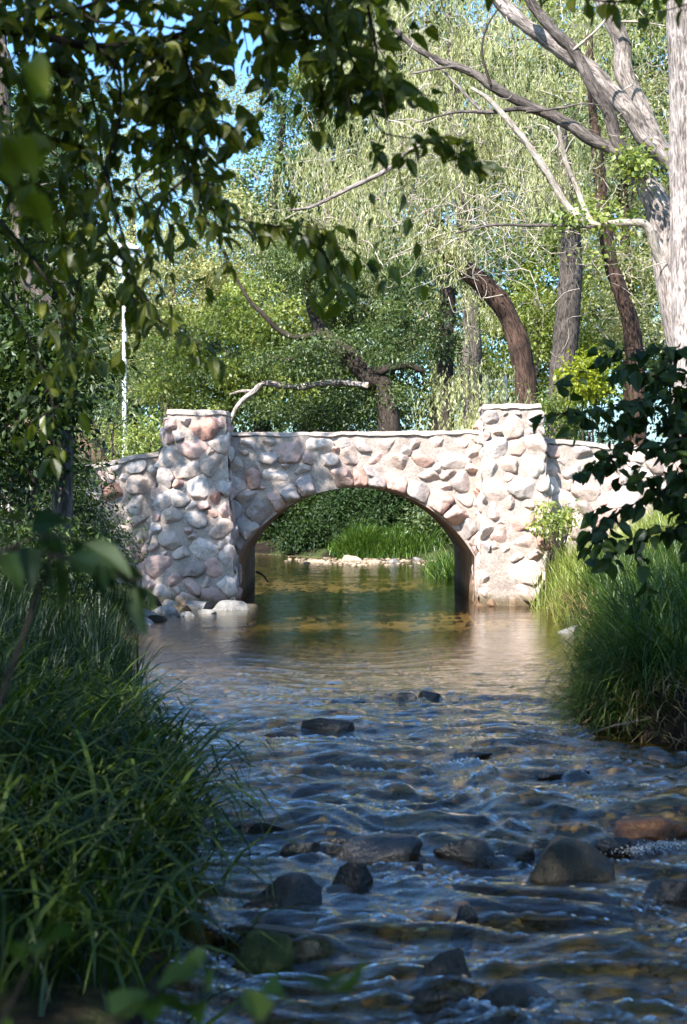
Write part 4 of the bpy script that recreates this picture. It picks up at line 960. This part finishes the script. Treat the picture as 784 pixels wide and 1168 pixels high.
leafy(bk, lf, T([(-60, -60, 5.9), (60, -40, 5.8), (180, -30, 5.7), (300, -45, 5.7), (420, -40, 5.8), (500, -50, 5.9)]), .02, .006, .085, .045, .08, .36, .6)
leafy(bk, lf, T([(140, -50, 6.6), (260, -20, 6.6), (330, -10, 6.6), (400, -20, 6.6), (440, -10, 6.6)]), .012, .005, .085, .045, .08, .34, .6)
leafy(bk, lf, T([(110, 52, 6.2), (135, 80, 6.1), (137, 120, 6.1), (131, 160, 6.1), (119, 192, 6.1), (126, 215, 6.1)]), .007, .003, .085, .05, .1, .22, .8, skip=.15)
for pts in [[(330, -20, 5.9), (345, 30, 5.9), (352, 55, 5.9), (366, 112, 5.9)], [(375, -30, 5.9), (390, 30, 5.9), (405, 75, 5.9), (430, 110, 5.9), (442, 122, 5.9)], [(410, -30, 5.8), (425, 30, 5.8), (432, 80, 5.8), (425, 102, 5.8)],
            [(290, -5, 6.0), (300, 45, 6.0), (310, 60, 6.0)], [(235, 30, 6.0), (240, 60, 6.0), (255, 85, 6.0)], [(180, 45, 6.1), (196, 80, 6.1), (215, 110, 6.1), (232, 140, 6.1)], [(205, 40, 6.0), (220, 90, 6.0), (236, 125, 6.0), (243, 150, 6.0)]]:
    leafy(bk, lf, T(pts), .005, .002, .085, .033, .08, .22, .5, asp=.7)
bk = ('hanging_twig', nt_)
for k in range(16):
    u = rng.uniform(-20, 440) if k % 3 else rng.uniform(-20, 190); v0_ = rng.uniform(-60, 20) if k % 3 else rng.uniform(-20, 240); ln = rng.uniform(60, 130); y0_ = rng.uniform(5.7, 7.2)
    if u > 200: ln *= .75
    dx = rng.normal(0, 30)
    leafy(bk, lf, T(([(u + 8, 44, 6.2), (u + 4, v0_ * .5 + 22, 6.2)] if v0_ > 60 else []) + [(u, v0_, y0_), (u + dx * .4, v0_ + ln * .5, y0_), (u + dx, v0_ + ln, y0_)]), .004, .002, .08, .035, .08, .2, .5, asp=.6)
# hanging strings
for pts, L_, sp_ in [
    ([(150, 50, 6.1), (180, 100, 6.2), (200, 160, 6.2), (215, 200, 6.2), (245, 240, 6.2), (300, 256, 6.2), (345, 258, 6.2), (372, 262, 6.2)], .085, .045),
    ([(190, 60, 6.2), (203, 120, 6.3), (212, 170, 6.3), (222, 215, 6.3), (240, 260, 6.3), (262, 300, 6.3)], .08, .06),
    ([(120, 190, 6.1), (130, 230, 6.2), (140, 270, 6.2), (150, 310, 6.2), (170, 350, 6.2), (215, 395, 6.2)], .09, .05),
    ([(60, 60, 6.2), (85, 110, 6.4), (95, 170, 6.4), (100, 220, 6.4), (105, 270, 6.4), (125, 330, 6.4)], .085, .06),
    ([(90, 60, 6.3), (110, 130, 6.5), (120, 200, 6.5), (150, 215, 6.5), (170, 240, 6.5)], .08, .07),
    ([(100, 240, 6.3), (135, 285, 6.3), (150, 330, 6.3), (160, 385, 6.3)], .09, .05),
    ([(215, 200, 6.2), (185, 230, 6.2), (175, 265, 6.2), (165, 300, 6.2)], .08, .06),
    ([(20, 60, 6.3), (35, 120, 6.5), (40, 190, 6.5), (50, 250, 6.5), (75, 300, 6.5), (95, 360, 6.5)], .085, .07),
    ([(300, 256, 6.2), (340, 265, 6.2), (372, 292, 6.2), (378, 306, 6.2)], .1, .05),
    ([(105, 270, 6.4), (90, 320, 6.4), (85, 370, 6.4), (100, 410, 6.4)], .085, .06),
    ([(0, 250, 6.4), (40, 300, 6.4), (70, 350, 6.4), (85, 420, 6.4), (90, 470, 6.4)], .085, .07),
    ([(0, 330, 6.4), (40, 400, 6.4), (60, 460, 6.4), (60, 520, 6.4)], .085, .08)]:
    leafy(bk, lf, T(pts), .006, .002, L_ * .98, sp_ * .8, .11, .22, .8, asp=.48, skip=.1)
leafy(bk, lf, T([(405, 75, 5.9), (420, 120, 5.9), (436, 150, 5.9), (470, 158, 5.9), (510, 170, 5.9), (548, 190, 5.9)]), .004, .002, .075, .03, .07, .1, .3, clus=2, skip=.35)
leafy(bk, lf, T([(366, 112, 5.9), (330, 118, 5.9), (300, 124, 5.9), (282, 132, 5.9)]), .003, .0015, .07, .07, 0, .1, .9)
for (u, v) in ((443, 318), (483, 322), (358, 340)):
    leafy(bk, lf, T([(u - 70, -45, 5.8), (u - 40, v * .45, 5.7), (u, v - 20, 5.6), (u, v, 5.6)]), .0015, .001, .08, .09, 0, .1, 1.2, skip=.85)
leafy(bk, lf, T([(820, -30, 5.6), (750, -8, 5.6), (700, 2, 5.6), (650, -6, 5.6), (600, -20, 5.6)]), .005, .003, .085, .05, .12, .12, .7)
leafy(bk, lf, T([(800, 0, 5.5), (760, 12, 5.5), (735, 18, 5.5)]), .003, .002, .085, .06, 0, .12, .6)
# blurred leaves close to the lens on the left
for pts in [[(-120, 60, 2.5), (-40, 120, 2.5), (5, 150, 2.5)], [(-120, 150, 2.6), (-40, 200, 2.6), (20, 215, 2.6)], [(-100, 20, 2.4), (-20, 60, 2.4), (20, 72, 2.4)], [(-100, 100, 2.8), (-20, 150, 2.8), (30, 160, 2.8)]]:
    leafy(bk, lf, T(pts), .003, .0015, .08, .05, 0, .1, .4, kind='heart', asp=.75)
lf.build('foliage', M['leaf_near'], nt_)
# the crown that shades the near creek
lf = MB(); n = 1050
cen = np.stack([rng.uniform(-10, 4.0, n), rng.uniform(-11, 8.5, n), rng.uniform(5.2, 11.5, n)], 1)
cen = cen[(cen[:, 1] + .9 * cen[:, 2] < 14.9) & (cen[:, 2] > 3.4 + .3 * cen[:, 1])]
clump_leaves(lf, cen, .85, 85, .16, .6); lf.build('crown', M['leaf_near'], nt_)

# tree on the left bank that dapples the left pier
b = np.array([-7.2, 15.5, 0]); S_ = np.array([-.36, -.62, .69])
DAP = np.array([p_ + S_ * ((zz - p_[2]) / .69) for p_, zz in [(np.array([rng.uniform(*((-2.8, -1.6), (-1.5, .7), (-4.8, -2.8), (-1.6, .3), (-4.2, -2.7))[k % 5]), 23.7, rng.uniform(.0, 2.7)]), rng.uniform(6.6, 9.6)) for k in range(44)]])  # unseen leaf clumps added along sun rays to shape dapples on the bridge
tree('bank_tree', 'leafy tree on the left bank dappling the left pier with shade', b, [(-7.1, 15.6, 4), (-6.8, 15.8, 7)], .25, .12,
     [((-7.0, 15.8, 8.5), (2.4, 2.7, 1.9), 8), ((-8.0, 14, 6.5), (2, 2, 1.5), 8)], 'leaf_near', 'bark_grey', .15, .7, 190, .36, limbs=8, group=None, extra=DAP)
# slim grey trunk at left edge
tree('slim_tree', 'slim grey trunk slanting down through leaves at the left edge', at(70, 560, 16.5), A([(72, 440), (64, 375), (50, 342), (33, 322), (27, 290), (18, 240), (8, 150), (0, 60), (0, -60)], 16.5), [.085, .075, .065, .065], .05,
     [(at(30, 190, 16.8), (.85, .6, .9), 50), (at(20, 330, 16.8), (.8, .8, .7), 40), (at(60, 420, 16.4), (.5, .5, .5), 22)], 'leaf_dark', 'bark_grey', .1, .5, 60, .35, limbs=6, group=None)

# right bank shrub whose dark leaves cross the wing wall
b = np.array([2.95, 9.7, 0.]); b[2] = float(hgt(b[0], b[1])) - .05
rs_ = thing('leafy_shrub', b, 'dark leafy shrub reaching in from the right edge over the grass', 'shrub')
bk, lf = MB(), MB()
for pts in [[(860, 470, 9.8), (784, 452, 9.8), (720, 455, 9.7), (660, 468, 9.6), (606, 474, 9.5)], [(860, 420, 9.9), (790, 405, 9.9), (740, 398, 9.9), (695, 400, 9.9)], [(860, 540, 9.8), (784, 520, 9.8), (730, 505, 9.7), (690, 520, 9.7), (668, 530, 9.6)],
            [(860, 590, 9.8), (784, 560, 9.7), (735, 565, 9.7), (690, 585, 9.6), (660, 605, 9.5)], [(860, 560, 9.8), (800, 590, 9.6), (750, 605, 9.5), (700, 615, 9.5)], [(860, 480, 9.9), (800, 470, 9.9), (750, 440, 9.9), (715, 425, 9.9)], [(860, 500, 9.8), (800, 490, 9.8), (745, 485, 9.8), (700, 480, 9.8)],
            [(860, 440, 10), (820, 420, 10), (775, 425, 10), (740, 430, 10)], [(860, 560, 9.7), (800, 535, 9.7), (760, 540, 9.7), (720, 545, 9.6)], [(860, 600, 9.6), (800, 560, 9.6), (770, 575, 9.6)], [(860, 520, 9.6), (810, 500, 9.6), (770, 500, 9.6), (740, 510, 9.6)]]:
    P = T([(p_[0] + 14, p_[1], p_[2]) for p_ in pts]); tube(bk, smooth_path([b, b + np.array([.05, 0, .7]), P[0]], 4), [.012, .008], 5)
    leafy(bk, lf, P, .007, .0025,   .115, .045, .085, .28, .45, asp=.64, kind='oval', skip=.0)
bk.build('stem', M['bark_dark'], rs_); lf.build('foliage', M['leaf_dark'], rs_)

# near blurred sprigs at the lower left and bottom
def sprig(label, base, paths, L, kind, mt='leaf_near', asp=.5, hang=.3, spacing=.06, cat='plant', clus=1):
    b = np.array(base, float); b[2] = float(hgt(b[0], b[1])) - .03
    r_ = thing('leafy_sapling', b, label, cat, 'saplings close to the camera'); bk, lf = MB(), MB()
    for pts in paths:
        P = T(pts); tube(bk, smooth_path([b, (b * .4 + P[0] * .6) * np.array([1, 1, .8]), P[0]], 4), [.006, .004], 5)
        leafy(bk, lf, P, .003, .0015, L, spacing, 0, .1, hang, kind=kind, asp=asp, clus=clus)
    bk.build('stem', M['bark_dark'], r_); lf.build('foliage', M[mt], r_)
sprig('sapling with broad hanging leaflets blurred against the left shrubs', (-1.2, 2.7, 0), [[(-90, 640, 2.6), (0, 628, 2.6), (60, 632, 2.6), (110, 640, 2.6)], [(0, 628, 2.6), (50, 612, 2.6), (100, 618, 2.65)], [(60, 632, 2.6), (120, 650, 2.6), (160, 664, 2.6)], [(-60, 600, 2.7), (0, 592, 2.7), (40, 600, 2.7)]], .095, 'oval', 'leaf_shade', .45, .5, .045)
sprig('sapling tip with rounded leaves blurred at the bottom', (-.75, 1.9, 0), [[(-40, 1230, 2.0), (10, 1150, 2.0), (40, 1090, 2.0)], [(60, 1240, 2.0), (110, 1175, 2.0), (150, 1150, 2.0)], [(180, 1240, 2.1), (215, 1150, 2.1), (232, 1110, 2.1)], [(260, 1260, 2.0), (300, 1170, 2.0), (330, 1135, 2.0), (372, 1135, 2.0)]], .075, 'heart', 'leaf_soft', .75, .2, .05)

# ---------------------------------------------------------------- grass
def scatter(n, fn):
    out = []
    while sum(len(o_) for o_ in out) < n:
        p = fn(n); out.append(p)
    p = np.concatenate(out)[:n]; z = hgt(p[:, 0], p[:, 1]); return np.concatenate([p, z[:, None]], 1)
def strip(y0, y1, side, d0, d1, power=1.):
    def f(n):
        y = rng.uniform(y0, y1, n); l_, r_ = edge(y); d = d0 + (d1 - d0) * rng.random(n) ** power
        x = l_ - d if side < 0 else r_ + d
        return np.stack([x, y], 1)
    return f
def tuft(base, k, r):
    b = np.repeat(base, k, 0); b[:, :2] += rng.normal(0, r, (len(b), 2)); b[:, 2] = hgt(b[:, 0], b[:, 1]) - .02; return b
g = MB()
B = tuft(scatter(270, strip(4.8, 10.5, -1, .02, 1.7)), 14, .08); dd = edge(B[:, 1])[0] - B[:, 0]
h = rng.uniform(.6, 1.15, len(B)) * (.3 + .42 * np.clip(dd, 0, 1.1)) * (.55 + .45 * sstep(4.6, 7.5, B[:, 1]))
grass(g, B, h, rng.uniform(.05, .6, len(B)), rng.uniform(.006, .015, len(B)), rng.uniform(.2, 1.0, len(B)), bias=.35)
B = tuft(scatter(250, strip(5.0, 10.5, -1, .0, 1.3)), 8, .08); grass(g, B, rng.uniform(.45, .9, len(B)), rng.uniform(.25, .9, len(B)), rng.uniform(.012, .025, len(B)), rng.uniform(.3, 1.1, len(B)), bias=.8, seg=6, tint=rng.random(len(B)) ** 1.3, mat=1)
B = tuft(scatter(240, strip(10.5, 16, -1, .05, 1.4)), 20, .08); grass(g, B, rng.uniform(.3, .75, len(B)), rng.uniform(.05, .4, len(B)), .011, rng.uniform(.15, .6, len(B)))
B = tuft(scatter(140, strip(16, 22.5, -1, .1, 2)), 16, .08); grass(g, B, rng.uniform(.2, .4, len(B)), rng.uniform(.05, .5, len(B)), .011, .4)
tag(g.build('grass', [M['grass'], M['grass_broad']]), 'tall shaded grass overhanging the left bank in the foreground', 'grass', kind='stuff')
g = MB()
B = tuft(scatter(300, strip(11.4, 16, 1, .02, 1.7)), 20, .1); grass(g, B, rng.uniform(.3, .85, len(B)), rng.uniform(.05, .7, len(B)), rng.uniform(.008, .016, len(B)), rng.uniform(.2, .9, len(B)), bias=-.25)
B = tuft(scatter(300, strip(16, 20.5, 1, .1, 2.2)), 20, .1); grass(g, B, rng.uniform(.25, .7, len(B)), rng.uniform(.05, .6, len(B)), .013, rng.uniform(.15, .6, len(B)))
B = tuft(scatter(70, strip(11.1, 12.0, 1, .0, .35)), 16, .06); grass(g, B, rng.uniform(.35, .75, len(B)), rng.uniform(.3, 1.2, len(B)), rng.uniform(.007, .012, len(B)), rng.uniform(.6, 1.3, len(B)), bias=-.5)
B = tuft(scatter(40, strip(10.3, 12.0, 1, .0, .2)), 9, .05); grass(g, B, rng.uniform(.3, .5, len(B)), rng.uniform(.8, 1.4, len(B)), .007, 1.2, mat=1, bias=-.6)
B = tuft(scatter(150, strip(11.3, 16, 1, .0, .25)), 16, .06); grass(g, B, rng.uniform(.35, .7, len(B)), rng.uniform(.4, 1.2, len(B)), .009, rng.uniform(.5, 1.1, len(B)), bias=-.8)
B = tuft(scatter(60, strip(11.3, 19, 1, -.02, .15)), 10, .05); grass(g, B, rng.uniform(.3, .6, len(B)), rng.uniform(.5, 1.1, len(B)), .008, .6, mat=1)
B = tuft(scatter(60, strip(6, 11, 1, .1, 1.5)), 12, .09); grass(g, B, rng.uniform(.2, .45, len(B)), rng.uniform(.05, .4, len(B)), .01, .4)
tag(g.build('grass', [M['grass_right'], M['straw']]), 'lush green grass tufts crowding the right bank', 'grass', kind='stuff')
g = MB()
B = tuft(scatter(230, strip(20.5, 23.2, 1, .02, 2.6)), 34, .1); grass(g, B, rng.uniform(.3, .8, len(B)), rng.uniform(.05, .5, len(B)), .011, rng.uniform(.2, .7, len(B)))
B = tuft(scatter(40, strip(20.0, 22.5, 1, -.05, .15)), 14, .06); grass(g, B, rng.uniform(.25, .5, len(B)), rng.uniform(.4, 1.1, len(B)), .009, .6, mat=1)
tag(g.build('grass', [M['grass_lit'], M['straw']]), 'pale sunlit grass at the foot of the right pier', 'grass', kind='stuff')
g = MB()
def farb(n):
    u = rng.uniform(300, 545, n); Y = rng.uniform(38.6, 39.9, n); x = (u - U0) / F * Y; l_, r_ = edge(Y); k = (x > r_ + .12) & (rng.random(n) < np.where(u < 380, .04, np.where(u < 492, 1, .1)) * np.where(np.abs(u - 405) < 18, 1, np.where(np.abs(u - 455) < 28, 1, .18)) * (.35 + .65 * (vnoise(np.stack([x * 2.2, Y * 2, Y * 0], -1), 3) > -.1))); return np.stack([x, Y], 1)[k]
B = tuft(scatter(330, farb), 24, .12); hb = .5 + .5 * vnoise(np.stack([B[:, 0] * 2.4, B[:, 1], B[:, 1] * 0], -1), 8); grass(g, B, rng.uniform(.3, .55, len(B)) * (.5 + 1.3 * hb), rng.uniform(.05, .6, len(B)), .02, rng.uniform(.2, .8, len(B)))
B = tuft(scatter(26, lambda n: np.stack([rng.uniform(1.75, 2.6, n), rng.uniform(30.5, 33.5, n)], 1)), 40, .1); grass(g, B, rng.uniform(.4, .8, len(B)), rng.uniform(.1, .6, len(B)), .016, .4)
tag(g.build('grass', M['grass_far']), 'lush grass tufts on the far bank seen through the arch', 'grass', kind='stuff')
# lying stick beyond the arch and twigs at right bank
q = MB(); tube(q, smooth_path(A([(292, 652, 29), (300, 656, 29), (306, 664, 29)], 29), 4), [.02, .012], 6)
tag(q.build('driftwood_stick', M['bark_dark']), 'dark bent stick in the water at the left abutment', 'stick')
q = MB(); tube(q, smooth_path(T([(784, 800, 11.2), (745, 818, 11.2), (700, 828, 11.2), (672, 838, 11.3)]), 4), [.012, .006], 6)
tag(q.build('driftwood_stick', M['bark_grey']), 'thin grey stick lying along the right bank undercut', 'stick')

# ---------------------------------------------------------------- light, sky, camera
sun_to = np.array([-.36, -.62, .69]); sun_to /= np.linalg.norm(sun_to)
el = math.asin(sun_to[2])
wd = bpy.data.worlds.new('World'); bpy.context.scene.world = wd; wd.use_nodes = True
nt = wd.node_tree; nt.nodes.clear()
sky = nt.nodes.new('ShaderNodeTexSky'); sky.sky_type = 'NISHITA'; sky.sun_disc = False
sky.sun_elevation = el; sky.sun_rotation = math.atan2(sun_to[0], sun_to[1])
sky.air_density = 1.0; sky.dust_density = 1.6; sky.ozone_density = 3.0
bg = nt.nodes.new('ShaderNodeBackground'); bg.inputs[1].default_value = .105
ow = nt.nodes.new('ShaderNodeOutputWorld'); tint = nt.nodes.new('ShaderNodeMix'); tint.data_type = 'RGBA'; tint.blend_type = 'MULTIPLY'; tint.inputs[0].default_value = 1; tint.inputs[7].default_value = (.74, 1.04, 1.25, 1)
nt.links.new(sky.outputs[0], tint.inputs[6]); nt.links.new(tint.outputs[2], bg.inputs[0]); nt.links.new(bg.outputs[0], ow.inputs[0])
sl = bpy.data.lights.new('sun', 'SUN'); sl.energy = 5.0; sl.angle = R(.53); sl.color = (1, .95, .87)
so = bpy.data.objects.new('sun', sl); C.objects.link(so)
from mathutils import Vector
so.rotation_euler = Vector(sun_to).to_track_quat('Z', 'Y').to_euler(); so.location = (-10, -15, 30)
cd = bpy.data.cameras.new('camera'); cam = bpy.data.objects.new('camera', cd); C.objects.link(cam)
cam.location = (0, 0, H); cam.rotation_euler = (R(90), 0, 0)
cd.sensor_fit = 'VERTICAL'; cd.sensor_height = 36; cd.lens = F / 1168 * 36; cd.shift_y = -30 / 1168
cd.clip_start = .1; cd.clip_end = 2000
cd.dof.use_dof = True; cd.dof.focus_distance = 23.5; cd.dof.aperture_fstop = 5.0
sc = bpy.context.scene; sc.camera = cam
sc.view_settings.view_transform = 'Standard'; sc.view_settings.look = 'None'; sc.view_settings.exposure = 1.65; sc.view_settings.gamma = 1
sc.render.engine = 'CYCLES'
cy = sc.cycles; cy.max_bounces = 7; cy.diffuse_bounces = 3; cy.glossy_bounces = 3; cy.transmission_bounces = 4; cy.transparent_max_bounces = 6
cy.caustics_reflective = False; cy.caustics_refractive = False; cy.use_denoising = True; cy.denoiser = 'OPENIMAGEDENOISE'
cy.sample_clamp_indirect = 4; cy.use_adaptive_sampling = True; cy.adaptive_threshold = .02
